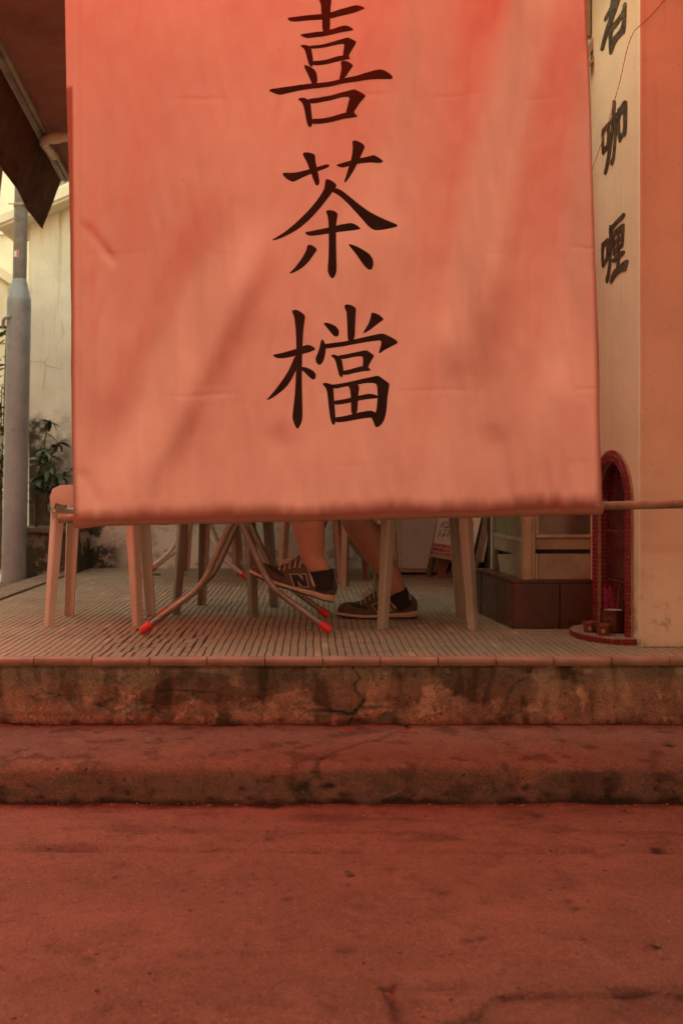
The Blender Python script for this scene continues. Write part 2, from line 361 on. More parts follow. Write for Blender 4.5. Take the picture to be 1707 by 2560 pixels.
MT['outsole'] = plain('dark_outsole', (.05, .04, .03), .8, .3, 30., .3, 120, .3)
MT['shirt'] = plain('navy_shirt', (.05, .06, .09), .9, .2, 8., .3, 160, .1)
MT['shorts'] = plain('khaki_shorts', (.30, .24, .16), .9, .2, 8., .3, 160, .1)
MT['hair'] = plain('black_hair', (.015, .012, .01), .6, .3, 60., .5, 160, .05)
MT['paper'] = plain('yellowed_menu_sheet', (.66, .55, .42), .6, .1, 5., .06, 60, .3, (.3,.2,.14))
MT['ink'] = plain('ink_marks', (.03, .025, .02), .7, .2, 30., .05, 60, 0.)
MT['redprint'] = plain('red_print', (.50, .05, .055), .6, .2, 14., .05, 60, .15)
MT['wood'] = plain('old_easel_wood', (.17, .12, .07), .65, .35, 22., .25, 90, .5)
MT['roof'] = plain('roof_sheet', (.30, .26, .20), .8, .3, 6., .2, 40, .5)
MT['iron'] = plain('rusty_iron_plate', (.09, .05, .03), .8, .4, 20., .4, 90, .5)
MT['wire'] = plain('red_twine', (.30, .07, .045), .7, .2, 60., .1, 90, .1)
MT['debris'] = plain('street_grit', (.34, .26, .20), .9, .6, 40., .3, 200, .3)
MT['opp'] = plain('brick_red_facade', (.26, .125, .08), .9, .25, 2., .2, 30, .4)
MT['sticker'] = plain('white_sticker', (.75, .68, .58), .4, .1, 20., .05, 60, .2)
g = NT('grimy_window_glass'); MT['glass'] = g.pbr((.55, .5, .4), .12, g.bump(g.noise(4, 3), .05, .01), spec=.5, **{'Transmission Weight': .85, 'Alpha': 1.})

# ------------------------------------------------------------------ the ground, steps and platform
GZ, TZ = -0.353, -0.228                              # street level, tread level (platform top is z = 0)
Y0, Y1 = 3.47, 2.965                                 # fronts of the two risers
def spread(a, b, n): return [a + (b - a) * i / n for i in range(n + 1)]
tag(MB().add([(-60,-60,GZ-.012),(60,-60,GZ-.012),(60,80,GZ-.012),(-60,80,GZ-.012)], [(0,1,2,3)]).build('ground', MT['ground']), kind='structure')

def in_patch(x, y):                                   # broken slab at the near right corner
    yl = 1.895 + .012 * nz(x * 5, 2.) ; yl2 = lerp(1.74, 1.87, sstep(.13, .45, x)) + .03 * fbm(x * 6, 1.)
    return x > .135 + .012 * nz(y * 9, 4.), y < yl, y < yl2
def ground_z(x, y):
    z = .004 * fbm(x * 2.1, y * 2.1, 3.) + .0016 * fbm(x * 14, y * 14, 1.)
    ys = 2.60 + .012 * nz(x * 2.3, 8.) - .006 * x     # seam between the gutter strip and the street slab
    z -= .012 * math.exp(-((y - ys) / .009) ** 2) * (.35 + .65 * sstep(-.1, .25, nz(x * 4., 1.3) + .1))
    if y > ys: z += .003
    a, b, c = in_patch(x, y)
    if a:
        yl = 1.895 + .012 * nz(x * 5, 2.)
        z -= .011 * math.exp(-((y - yl) / .010) ** 2) * sstep(-.25, .1, nz(x * 7, 5.))
        if c: z -= .007 + .006 * fbm(x * 16, y * 16, 7.)
    if y < 1.9: z -= .010 * math.exp(-((x - .15 - .012 * nz(y * 9, 4.)) / .008) ** 2)
    z -= .012 * math.exp(-((x - .03) / .10) ** 2 - ((y - 2.86) / .05) ** 2) * .6
    z += .006 * sstep(2.90, 2.97, y) * (.5 + nz(x * 6, 3.))
    return z
xs = spread(-2.6, -1.2, 40)[:-1] + spread(-1.2, 1.25, 250)[:-1] + spread(1.25, 2.8, 40); ys_ = spread(.4, 1.6, 30)[:-1] + spread(1.6, 2.99, 150)
mb = MB(); mb.add([(x, y, GZ + ground_z(x, y)) for y in ys_ for x in xs],
    [(j*len(xs)+i, j*len(xs)+i+1, (j+1)*len(xs)+i+1, (j+1)*len(xs)+i) for j in range(len(ys_)-1) for i in range(len(xs)-1)])
so_ = tag(mb.build('street', MT['ground'], smooth='all'), kind='structure')
def ground_dirt(x, y):
    x += .02 * fbm(x * 11, y * 11, 5.); y += .012 * fbm(x * 14, y * 14, 9.)
    ys = 2.60 + .012 * nz(x * 2.3, 8.) - .006 * x; n = .5 + .5 * sstep(-.3, .3, fbm(x * 9, y * 9, 3.))
    d = .5 * math.exp(-((y - ys) / (.008 + .008 * abs(nz(x * 6, 4.)))) ** 2) * sstep(-.5, .3, fbm(x * 7., 1.3)) + .95 * sstep(2.915, 2.965, y + .012 * fbm(x * 8, 1.)) + .6 * math.exp(-((x - .03) / .11) ** 2 - ((y - 2.87) / .045) ** 2)
    d += .35 * sstep(.05, .4, fbm(x * 2.5, y * 14, 2.)) * sstep(2.55, 2.65, y)
    a, b, c = in_patch(x, y)
    if a:
        yl = 1.895 + .012 * nz(x * 5, 2.); yl2 = lerp(1.74, 1.87, sstep(.13, .45, x)) + .03 * fbm(x * 6, 1.)
        d += .65 * math.exp(-((y - yl) / .009) ** 2) * sstep(-.35, .1, nz(x * 7, 5.)) + .7 * math.exp(-((y - yl2) / .008) ** 2)
        if c: d += .35
    if y < 1.905: d += .8 * math.exp(-((x - .15 - .012 * nz(y * 9, 4.)) / .010) ** 2)
    for px_, py_, r in GUM: d += .75 * math.exp(-((x - px_) / r) ** 2 - ((y - py_) / r) ** 2)
    return clamp(d * n)
rgm = random.Random(33); GUM = [(rgm.uniform(-1.1, 1.2), rgm.uniform(1.75, 2.9), rgm.uniform(.006, .018)) for _ in range(46)]
da = so_.data.attributes.new('dirt', 'FLOAT', 'POINT'); da.data.foreach_set('value', [ground_dirt(x, y) for y in ys_ for x in xs])

# lower step: tread, worn nose and riser as one swept profile
prof = [(3.52, TZ)] + [(y, TZ) for y in spread(3.49, 3.0, 34)] + [(Y1 + .035 - .035*math.sin(a), TZ - .035 + .035*math.cos(a)) for a in spread(.2, 1.571, 6)] + [(Y1, z) for z in spread(TZ - .045, GZ - .02, 14)]
xs = spread(-3.2, -1.15, 40)[:-1] + spread(-1.15, 1.2, 220)[:-1] + spread(1.2, 3.2, 40)
def step_pt(x, y, z):
    n1 = fbm(x * 5, y * 5 + z * 5, 2.); n2 = fbm(x * 18, y * 18, z * 18 + 5); ex = sstep(3.15, 2.98, y) * sstep(GZ - .02, TZ, z)
    chip = max(0., fbm(x * 4.5, 3.3, z * 6) - .22) * sstep(3.08, Y1, y)
    ck = 0.
    if y > Y1 + .001:                                  # one crack running across the tread into the riser
        cx = lerp(.02, .33, sstep(2.97, 3.45, y)) + .02 * fbm(y * 11, 3.); ck = .008 * math.exp(-((x - cx) / .007) ** 2)
    else: ck = .013 * math.exp(-((x - .0 - .03 * fbm(z * 14, 3.)) / .012) ** 2)
    return (x, y + .007 * n1 * (1 if y <= Y1 + .03 else 0) + .004 * n2 * (1 if y <= Y1 + .03 else 0) + chip * .05 + (ck if y <= Y1 + .001 else 0),
            z + .005 * n1 * (1 if z > TZ - .03 else 0) + .0022 * n2 - chip * .05 - (ck if y > Y1 + .001 else 0) - .012 * ex * max(0, n1))
mb = MB(); mb.add([step_pt(x, y, z) for (y, z) in prof for x in xs], [(j*len(xs)+i, (j+1)*len(xs)+i, (j+1)*len(xs)+i+1, j*len(xs)+i+1) for j in range(len(prof)-1) for i in range(len(xs)-1)])
ls_ = tag(mb.build('lower_step', MT['step'], smooth='all'), kind='structure')
def step_dirt(x, y, z):
    d = .95 * sstep(3.42, 3.475, y + .02 * fbm(x * 7, 4.))
    if y <= Y1 + .001:
        d += .9 * sstep(GZ + .03, GZ + .002, z + .02 * fbm(x * 9, 2.)) + .75 * math.exp(-((x + .0 - .03 * fbm(z * 14, 3.)) / .03) ** 2) * sstep(-.4, .2, fbm(x * 20, z * 20))
        d += .8 * sstep(.0, .35, fbm(x * 4, z * 9, 6.)) * sstep(.55, 1.2, x) + .45 * sstep(.15, .45, fbm(x * 3, z * 4, 1.))
    else:
        cx = lerp(.02, .33, sstep(2.97, 3.45, y)) + .02 * fbm(y * 11, 3.); d += .9 * math.exp(-((x - cx) / .007) ** 2)
    for hx, hz, r in HOLES: 
        if y <= Y1 + .03: d += math.exp(-((x - hx) / r) ** 2 - ((z - hz) / (r * .7)) ** 2)
    d += .5 * sstep(.25, .5, fbm(x * 12, y * 12, z * 12 + 3.))
    return clamp(d)
rgh = random.Random(8); HOLES = [(rgh.uniform(-1.05, 1.15), rgh.uniform(GZ + .01, TZ - .04), rgh.uniform(.004, .012)) for _ in range(40)] + [(.115, GZ + .012, .022), (.62, GZ + .016, .02), (.64, GZ + .06, .012)]
da = ls_.data.attributes.new('dirt', 'FLOAT', 'POINT'); da.data.foreach_set('value', [step_dirt(x, y, z) for (y, z) in prof for x in xs])

# upper riser: layers of flaking plaster
xs = spread(-3.2, -1.2, 40)[:-1] + spread(-1.2, 1.32, 330)[:-1] + spread(1.32, 3.2, 40); zs = spread(TZ - .02, -.012, 44)
wear = []; vs_ = []
for z in zs:
    for x in xs:
        a = fbm(x * 3.1, z * 4.2, 11., 6); b = fbm(x * 7.3 + 4, z * 8, 2., 6); left = sstep(.5, -.6, x)
        l1 = sstep(.0, .07, a - .12 + .15 * left); l2 = sstep(-.02, .04, b - .30 + .1 * left)
        ck = math.exp(-((x - .16 - .05 * fbm(z * 9, 6.) + .25 * max(0, -z - .15)) / .004) ** 2) + math.exp(-((z + .185 - .03 * fbm(x * 6, 2.)) / .004) ** 2) * sstep(-.1, .05, x) * sstep(.32, .2, x)
        off = .0085 * l1 + .005 * l2 - .0028 * fbm(x * 24, z * 24, 3.) - .004 * a + .010 * min(1, ck)
        off += .016 * max(0, fbm(x * 5, z * 5, 20.) - .35)
        foot = sstep(-.20, -.235, z)
        vs_.append((x, Y0 + .004 + off - .02 * foot * (.6 + nz(x * 5, 1.)), z)); wear.append(clamp(.55 * l1 + .6 * l2 - ck))
mb = MB(); mb.add(vs_, [(j*len(xs)+i, j*len(xs)+i+1, (j+1)*len(xs)+i+1, (j+1)*len(xs)+i) for j in range(len(zs)-1) for i in range(len(xs)-1)])
ro = tag(mb.build('upper_step', MT['riser'], smooth='all'), kind='structure')
at_ = ro.data.attributes.new('wear', 'FLOAT', 'POINT'); at_.data.foreach_set('value', wear)
def riser_dirt(x, z):
    d = .9 * sstep(-.195, -.232, z + .03 * fbm(x * 6, 4.)) + .5 * sstep(-.035, -.015, z + .012 * fbm(x * 8, 9.))
    d += .75 * sstep(.02, .22, fbm(x * 5.2, z * 6., 31., 7)) * (.35 + .65 * sstep(.1, .5, fbm(x * 1.3, z * 1., 8.) + .45)) + .5 * sstep(.1, .35, fbm(x * 15, z * 3., 5.))
    ck = math.exp(-((x - .16 - .05 * fbm(z * 9, 6.) + .25 * max(0, -z - .15)) / .004) ** 2) + math.exp(-((z + .185 - .03 * fbm(x * 6, 2.)) / .004) ** 2) * sstep(-.1, .05, x) * sstep(.32, .2, x) + .8 * math.exp(-((z + .115 - .02 * fbm(x * 5, 7.)) / .0035) ** 2) * sstep(-.62, -.5, x) * sstep(-.28, -.4, x)
    for hx, hz, r in ((.765, -.045, .010), (.20, -.20, .006), (-.42, -.21, .007), (.5, -.13, .005), (-.1, -.215, .009)): d += 1.2 * math.exp(-((x - hx) / r) ** 2 - ((z - hz) / (r * .75)) ** 2)
    return clamp(.72 * d + .6 * ck)
da = ro.data.attributes.new('dirt', 'FLOAT', 'POINT'); da.data.foreach_set('value', [riser_dirt(x, z) for z in zs for x in xs])

# platform floor: grout bed, strip mosaics, nosing tiles, ribbed edge tiles
mb = MB(); mb.box(-1.80, 3.2, 3.51, 7.5, -.2, -.0042)
bed = tag(mb.build('platform_floor', MT['grout']), kind='structure')
PW, PL = .028, .105
def tile_mesh(mb, x, y, wx, ly, dz, rot, tl):
    c, s = math.cos(rot), math.sin(rot); b = .0016
    def P(u, v, z): return (x + u * c - v * s, y + u * s + v * c, z + dz + tl * u)
    hx, hy = wx / 2, ly / 2
    vs = [P(-hx,-hy,-.006),P(hx,-hy,-.006),P(hx,hy,-.006),P(-hx,hy,-.006),P(-hx,-hy,-.0012),P(hx,-hy,-.0012),P(hx,hy,-.0012),P(-hx,hy,-.0012),P(-hx+b,-hy+b*.4,0),P(hx-b,-hy+b*.4,0),P(hx-b,hy-b*.4,0),P(-hx+b,hy-b*.4,0)]
    mb.add(vs, [(0,1,5,4),(1,2,6,5),(2,3,7,6),(3,0,4,7),(4,5,9,8),(5,6,10,9),(6,7,11,10),(7,4,8,11),(8,9,10,11)])
rng = random.Random(3); tiles = []
for j in range(37):
    y = 3.548 + j * PL; sh = .004 * nz(j * .9, 3.)
    for i in range(-62, 66):
        x = i * PW
        if x < -1.62 or (y > 3.72 and x > 1.24) or x > 1.75 or (y > 4.3 and x > .95): continue
        wob = .007 * nz(x * 2.2, y * 3.4) + sh; bad = -.72 < x + .25 * (y - 3.5) < -.30 and y < 4.25
        jit = rng.uniform(-.004, .004) if bad else rng.uniform(-.0006, .0006)
        gl = rng.choice((0, 0, 0, .004, .008)) if bad else (.004 if j in (7, 8) and rng.random() < .7 else 0)
        tiles.append((x + wob + jit, y, PW - .0036 - (.0015 if bad else 0), PL - .0007 - gl, rng.uniform(-.0005, .0004) * (2 if bad else 1), rng.uniform(-.005, .005) * (4 if bad else 1), rng.uniform(-.008, .008)))
tiles.sort(key=lambda t: t[1] + (0 if -1.1 < t[0] < 1.32 else 50))
m0 = MB(); tile_mesh(m0, 0, 0, PW - .0036, PL - .0007, 0, 0, 0); src = None
for t in tiles[:300]:
    o = m0.build('floor_tile', MT['tile'], bed) if src is None else inst(src, bed)
    src = src or o; o.location = (t[0], t[1], t[4]); o.rotation_euler = (0, -t[6], t[5]); o.scale = (t[2] / (PW - .0036), t[3] / (PL - .0007), 1)
mb = MB()
for t in tiles[300:]: tile_mesh(mb, *t)
tag(mb.build('floor_tiling', MT['tile'], bed), kind='stuff')
m0 = MB(); m0.sections([[(x, y, z) for y, z in ((.022,-.0245),(-.018,-.0245),(-.0215,-.020),(-.023,-.010),(-.0215,-.002),(-.017,.0025),(-.008,.0042),(.022,.0035))] for x in (-.0985, .0985)])
src = None
for i in range(-13, 15):
    o = m0.build('nosing_tile', MT['nosing'], bed, True, .0012) if src is None else inst(src, bed)
    src = src or o; o.location = (i * .2 - .055, 3.47 + rng.uniform(-.003, .003), rng.uniform(-.0015, .001)); o.rotation_euler = (rng.uniform(-.03, .03), rng.uniform(-.006, .006), rng.uniform(-.008, .008))
m0 = MB(); m0.sections([[(x, y, z) for x, z in [(-.08,-.03)] + [(-.08 + .15*k/16, (.006 if k % 4 < 2 else .001)) for k in range(17)] + [(.08,.004),(.08,-.03)]] for y in (-.146, .146)])
src = None
for i in range(12):
    o = m0.build('edge_tile', MT['nosing'], bed) if src is None else inst(src, bed)
    src = src or o; o.location = (-1.72 + .004 * nz(i, 1.), 3.66 + i * .295, 0); o.rotation_euler = (0, 0, rng.uniform(-.006, .006))
mb = MB(); mb.grid(30, 60, lambda u, v: (lerp(-6., -1.795, u), lerp(2.9, 12., v), -.035 + .012 * fbm(u * 30, v * 60) - .2 * sstep(4.0, 3.4, lerp(2.9, 12, v))))
tag(mb.build('alley_ground', MT['ground'], smooth='all'), kind='structure')

# ------------------------------------------------------------------ walls, shop, roof
class Plane2:                                          # a vertical wall plane through two floor points; maps a photo pixel onto it
    def __init__(s, p0, p1):
        s.p = Vector(p0); s.t = (Vector(p1) - s.p).normalized(); s.n = Vector((s.t.y, -s.t.x))
        if s.n.dot(-s.p) < 0: s.n = -s.n
    def at(s, u, z, off=0.):                            # u along the wall, off towards the viewer's side
        q = s.p + s.t * u + s.n * off; return Vector((q.x, q.y, z))
    def uv(s, px, py):
        r = Vector(((px - CX) / FPX, 1.)); k = s.p.dot(s.n) / r.dot(s.n); q = r * k - s.p
        return q.dot(s.t), H - (py - CY) / FPX * k
    def px(s, px, py, off=0.): u, z = s.uv(px, py); return s.at(u, z, off)
    def block(s, mb, u0, u1, z0, z1, o0, o1):
        return mb.hexa([s.at(u0,z0,o0), s.at(u1,z0,o0), s.at(u1,z0,o1), s.at(u0,z0,o1)], [s.at(u0,z1,o0), s.at(u1,z1,o0), s.at(u1,z1,o1), s.at(u0,z1,o1)])
    def pblock(s, mb, x0, x1, yt, yb, o0, o1):           # the block between photo columns x0..x1, rows yt..yb
        (u0, _), (u1, _) = s.uv(x0, 1215), s.uv(x1, 1215)
        xm = (x0 + x1) / 2; zt = s.uv(xm, yt)[1]; zb = s.uv(xm, yb)[1]
        return s.block(mb, u0, u1, zb, zt, o0, o1)

wall = thing('wall', 'cream plastered wall with black mould behind the tables', 'wall', (-.3, 7.28, 0))
mb = MB(); mb.grid(120, 80, lambda u, v: (lerp(-2.05, 2.6, u), 7.28 + .008 * fbm(u * 16, v * 9, 3.), lerp(-.1, 2.72, v)))
mb.box(-2.05, 2.6, 7.30, 7.6, -.1, 2.45); mb.build('plaster', MT['wall'], wall, True)
mb = MB(); mb.hexa([(-2.24,7.08,2.43),(-1.4,7.08,2.78),(-1.4,7.62,2.78),(-2.24,7.62,2.43)], [(-2.24,7.08,2.53),(-1.4,7.08,2.91),(-1.4,7.62,2.91),(-2.24,7.62,2.53)])
mb.build('ledge', MT['pillar'], wall, True, .02, 3)
sw = thing('rubble_wall', 'grey rough stone wall rising above the cream ledge', 'wall', (-1.2, 7.5, 2.5))
mb = MB(); mb.grid(70, 80, lambda u, v: (lerp(-2.05, 3.4, u), 7.50 + .03 * fbm(u * 60, v * 50, 1.), lerp(2.4, 6.6, v))); mb.box(-2.04, 3.4, 7.56, 8.2, 2.4, 6.6)  # unseen upper part raised to shade the platform
mb.build('masonry', MT['stone'], sw, True)

blk = thing('corner_block', 'low stained concrete block with a capping slab beside the grey post', 'block', (-1.8, 6.95, 0))
mb = MB(); mb.grid(24, 16, lambda u, v: (lerp(-2.02, -1.60, u), 6.84 + .006 * fbm(u * 6, v * 5, 8.), lerp(-.04, .275, v))); mb.box(-2.02, -1.60, 6.855, 7.27, -.04, .274)
mb.build('body', MT['wall'], blk, True)
MB().box(-2.04, -1.585, 6.81, 7.272, .276, .312).build('capping', MT['step'], blk, True, .008)

far = thing('pale_building', 'pale building beyond the alley behind the grey post', 'building', (-4., 12., 0))
MB().box(-9, -1.2, 12, 16, -.3, 9).build('facade', MT['paleb'], far)
mb = MB(); mb.box(-9, -1.2, 11.94, 12.0, 3.62, 3.74); mb.build('string_course', MT['paleb'], far)
for i in range(3):
    fr = MB().box(-8.2+i*2.3, -7.0+i*2.3, 11.96, 11.999, 1.2, 2.7).build('window', MT['alu'], far)
    MB().box(-8.1+i*2.3, -7.1+i*2.3, 11.94, 11.958, 1.3, 2.6).build('pane', MT['glass'], fr)
alb = thing('alley_blocker', 'pale house added along the alley to block sky light from the street', 'building', (-4.4, 8., 0))  # added to keep alley sky light off the street
MB().box(-6.6, -3.6, 3.6, 11.9, -.3, 3.1).build('facade', MT['paleb'], alb)
MB().box(-3.601, -3.55, 3.6, 11.9, 3.0, 3.12).build('string_course', MT['paleb'], alb)
for y in (4.6, 6.4, 8.6):
    fr = MB().box(-3.601, -3.56, y, y + .9, 1.5, 2.7).build('window', MT['alu'], alb)
    MB().box(-3.559, -3.55, y + .07, y + .83, 1.57, 2.63).build('pane', MT['glass'], fr)
opp = thing('opposite_building', 'rendered building across the street facing the banner', 'building', (0, -4.5, 0))
MB().box(-8, 14, -6., -4.5, -.5, 4.5).build('facade', MT['opp'], opp)
MB().box(-8, 14, -1.3, 1.73, 3.06, 3.14).build('shade_awning', MT['opp'], opp)  # unseen awning added to darken the near street
MB().box(1.23, 14, 1.731, 3.36, 3.06, 3.14).build('shade_awning', MT['opp'], opp)  # unseen, added to keep red canopy light off the pillar
for x in (-6., -2.6, 2.9, 6.5):
    MB().tube([(x, -1.2, GZ), (x, -1.2, 3.07)], .04).build('shade_awning_post', MT['bar'], opp, True)  # posts for the added shade awning
for i in range(4):
    fr = MB().box(-1.2+i*3.2, .3+i*3.2, -4.501, -4.45, .6, 2.2).build('window', MT['alu'], opp)
    MB().box(-1.1+i*3.2, .2+i*3.2, -4.452, -4.44, .7, 2.1).build('pane', MT['dark'], fr)

for nm, x0, x1, lab in (('street_end_blocker', -8.5, -6.6, 'unseen house added to block sky light on the alley side of the lane'), ('corner_blocker', 7.6, 9.5, 'unseen house added to block sky light beyond the pillar')):  # unseen houses added at the lane ends to block sky light
    eb = thing(nm, lab, 'building', ((x0 + x1) / 2, .5, 0))
    MB().box(x0, x1, -2.59, 3.4, -.5, 4.5).build('facade', MT['opp'], eb)
    xs_ = x1 if x0 < 0 else x0; MB().box(xs_ - .03, xs_ + .03, 0., 1.1, GZ, 1.8).build('door', MT['wood'], eb)

# the pillar with the tiled shrine niche and the metal characters
PP = Plane2((1.233, 3.715), (1.195, 4.2))
pil = thing('pillar', 'peach painted corner pillar with metal characters and a red tiled shrine niche', 'pillar', (1.25, 3.8, 0))
UC, RO, RI, ZS, UB = .262, .198, .146, .545, .52         # niche centre, outer and inner radius, springing height, wall face length
def arch(r, n=28, z0=.0): return [(UC - r, z0)] + [(UC - r * math.cos(a), ZS + r * math.sin(a)) for a in spread(0, math.pi, n)] + [(UC + r, z0)]
hole = arch(RI + .01); outer = [(0, 0), (UC - RI - .01, 0)] + hole[1:-1] + [(UC + RI + .01, 0), (UB, 0), (UB, 3.6), (0, 3.6)]
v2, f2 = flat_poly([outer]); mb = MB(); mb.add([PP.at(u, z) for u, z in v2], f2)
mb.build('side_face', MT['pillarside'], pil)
mb = MB(); mb.grid(40, 60, lambda u, v: (1.2345 + u * 2.2 + .0 * v, 3.7155 + .003 * fbm(u * 8, v * 9, 5.) * sstep(0, .03, u), lerp(0, 3.6, v)))
mb.box(1.40, 3.43, 3.73, 4.75, 0, 3.6); mb.build('front_face', MT['pillar'], pil, True)
mb = MB(); PP.block(mb, -.004, .012, 0.028, 3.6, -.012, .004); mb.build('corner_bead', MT['pillar'], pil, bevel=.002)
mb = MB(); mb.box(1.265, 1.38, 3.9, 4.74, .9, 3.6); mb.build('core', MT['pillar'], pil)
# niche shell and glazed back tiles
dep = .036
ring = arch(RI + .006); mb = MB(); mb.sections([[PP.at(u, z, -o) for u, z in ring] for o in (.0, dep)], closed=False); mb.build('niche_lining', MT['shrinegrout'], pil)
for k, (za, zb) in enumerate(((.02, .215), (.22, .415), (.42, .72))):
    loop = [(UC - RI, za), (UC + RI, za), (UC + RI, zb), (UC - RI, zb)] if k < 2 else [(UC + RI, za)] + arch(RI - .002)[1:-1][::-1] + [(UC - RI, za)]
    v2, f2 = flat_poly([loop]); n = len(v2); mb = MB()
    mb.add([PP.at(u, z, -dep + .006) for u, z in v2], f2); mb.build('niche_back_tile', MT['shrineback'], pil)
mb = MB(); PP.block(mb, UC - RI - .02, UC + RI + .02, 0, .72, -dep - .01, -dep); mb.build('niche_back', MT['shrinegrout'], pil)
# raised arch band and its mosaics
mb = MB(); A = arch(RO, 32, .0); B = arch(RI, 32, .0)
mb.sections([[PP.at(a[0], a[1], -.004), PP.at(a[0], a[1], .010), PP.at(lerp(a[0], b[0], .25), lerp(a[1], b[1], .25), .017), PP.at(lerp(a[0], b[0], .75), lerp(a[1], b[1], .75), .017), PP.at(b[0], b[1], .010), PP.at(b[0], b[1], -.004)] for a, b in zip(A, B)])
mb.build('arch_band', MT['shrinegrout'], pil, True)
m0 = MB(); m0.box(-.0078, .0078, -.003, .0012, -.0078, .0078); src = None; ntile = 0
def shrine_tile(pt, nrm, tan, s=1.):
    global src, ntile
    o = m0.build('mosaic_tile', MT['redtile'], pil, False, .0012, 1, world=False) if src is None else inst(src, pil)
    src = src or o; b = nrm.cross(tan); M = Matrix((tan, -nrm, b)).transposed().to_4x4()
    o.matrix_local = Matrix.Translation(pt - pil.location) @ M @ Matrix.Diagonal((s, 1, 1, 1)); ntile += 1
rows = [.028 + i * .0172 for i in range(30)]
n3 = Vector((PP.n.x, PP.n.y, 0)); t3 = Vector((PP.t.x, PP.t.y, 0))
def band(f):                                            # position across the band, proudness and tilt of the tile there
    return (f, .0175, 0.) if .2 < f < .8 else (f, .0145, .45 if f > .5 else -.45)
for f in (.14, .5, .86):
    r = lerp(RO, RI, f); _, off, tilt = band(f)
    for sgn in (-1, 1):
        d = t3 * sgn                                     # outward from the niche centre
        nn = (n3 - d * math.tan(tilt) ).normalized() if tilt else n3
        for z in rows: shrine_tile(PP.at(UC + sgn * r, z + rng.uniform(-.0006, .0006), off), nn, (t3 - nn * t3.dot(nn)).normalized())
    k = max(8, int(math.pi * r / .0172))
    for i in range(k):
        if ntile >= 300: break
        a = math.pi * (i + .5) / k; rad = t3 * -math.cos(a) + Vector((0, 0, math.sin(a))); nn = (n3 - rad * math.tan(tilt)).normalized() if tilt else n3
        tn = (rad - nn * rad.dot(nn)).normalized()
        shrine_tile(PP.at(UC - r * math.cos(a), ZS + r * math.sin(a), off), nn, tn)
mb = MB()                                               # mosaics lining the inside of the niche
def quad_tile(c, a, b, n):
    a, b = a * .0076, b * .0076; q = [c - a - b, c + a - b, c + a + b, c - a + b]
    mb.hexa([p - n * .003 for p in q], [p + n * .0014 for p in q])
for q in range(2):
    o = -.010 - q * .0175
    for z in rows:
        quad_tile(PP.at(UC + RI + .005, z, o), n3, Vector((0,0,1)), -t3); quad_tile(PP.at(UC - RI - .005, z, o), n3, Vector((0,0,1)), t3)
    for i in range(27):
        a = math.pi * (i + .5) / 27; rad = t3 * -math.cos(a) + Vector((0, 0, math.sin(a))); tg = rad.cross(n3)
        quad_tile(PP.at(UC - (RI + .005) * math.cos(a), ZS + (RI + .005) * math.sin(a), o), n3, tg, -rad)
tag(mb.build('niche_mosaic', MT['redtile'], pil), kind='stuff')
# offering shelf: half round, tiled rim
def rimpt(a, k=1., z=0.): return PP.at(UC - .015 + .215 * k * math.cos(a), z, .165 * k * math.sin(a) + .004)
mb = MB(); n = 36; mb.sections([[rimpt(a, .985, z) for a in spread(0, math.pi, n)] + [PP.at(UC - .23, z, -.1), PP.at(UC + .2, z, -.1)][::1] for z in (-.003, .024)])
shelf = mb.build('offering_shelf', MT['nosing'], pil)
m1 = MB(); m1.box(-.0078, .0078, -.002, .003, -.0095, .0095); s1 = None
for i in range(33):
    a = math.pi * (i + .5) / 33; p = rimpt(a, 1., .0125); q = rimpt(a + .02, 1., .0125); tn = (q - p).normalized(); nn = Vector((tn.y, -tn.x, 0))
    if nn.dot(n3) < 0 and math.sin(a) > .3: nn = -nn
    o = m1.build('rim_tile', MT['redtile'], shelf, False, .001, 1, world=False) if s1 is None else inst(s1, shelf)
    s1 = s1 or o; o.matrix_local = Matrix.Translation(p) @ Matrix((tn, -nn, nn.cross(tn))).transposed().to_4x4()

# metal characters on the pillar, traced as closed outlines (photo crop at 3.137x from (1400, 0))
L1 = [[[(428,-60),(480,-60),(470,0),(440,90),(400,200),(365,300),(340,395),(325,402),(318,385),(345,270),(390,130),(415,40)]],
      [[(405,-20),(425,-20),(425,25),(400,90),(362,160),(350,172),(345,155),(365,110),(395,60)]], [[(385,62),(412,58),(416,95),(402,110),(386,92)]],
      [[(383,215),(440,160),(490,90),(497,35),(515,12),(520,40),(515,200),(505,265),(488,272),(440,325),(405,420),(395,432),(388,420)], [(412,238),(440,215),(478,150),(492,130),(484,218),(425,285),(408,310)]]]
L2 = [[[(328,1015),(345,1000),(385,950),(390,970),(386,1130),(372,1175),(348,1200),(335,1220),(328,1190)], [(344,1042),(372,1010),(370,1135),(344,1160)]],
      [[(390,950),(430,885),(450,880),(449,960),(440,1100),(430,1230),(415,1295),(400,1300),(395,1280),(413,1220),(426,1080),(430,945),(405,985),(393,975)]],
      [[(415,790),(428,783),(438,800),(432,880),(417,1050),(397,1200),(377,1320),(358,1375),(345,1360),(362,1290),(392,1100),(408,950)]],
      [[(448,860),(480,830),(500,790),(520,785),(526,810),(522,1020),(510,1072),(490,1070),(468,1125),(460,1095),(450,1000)], [(468,910),(500,878),(498,1030),(470,1065)]]]
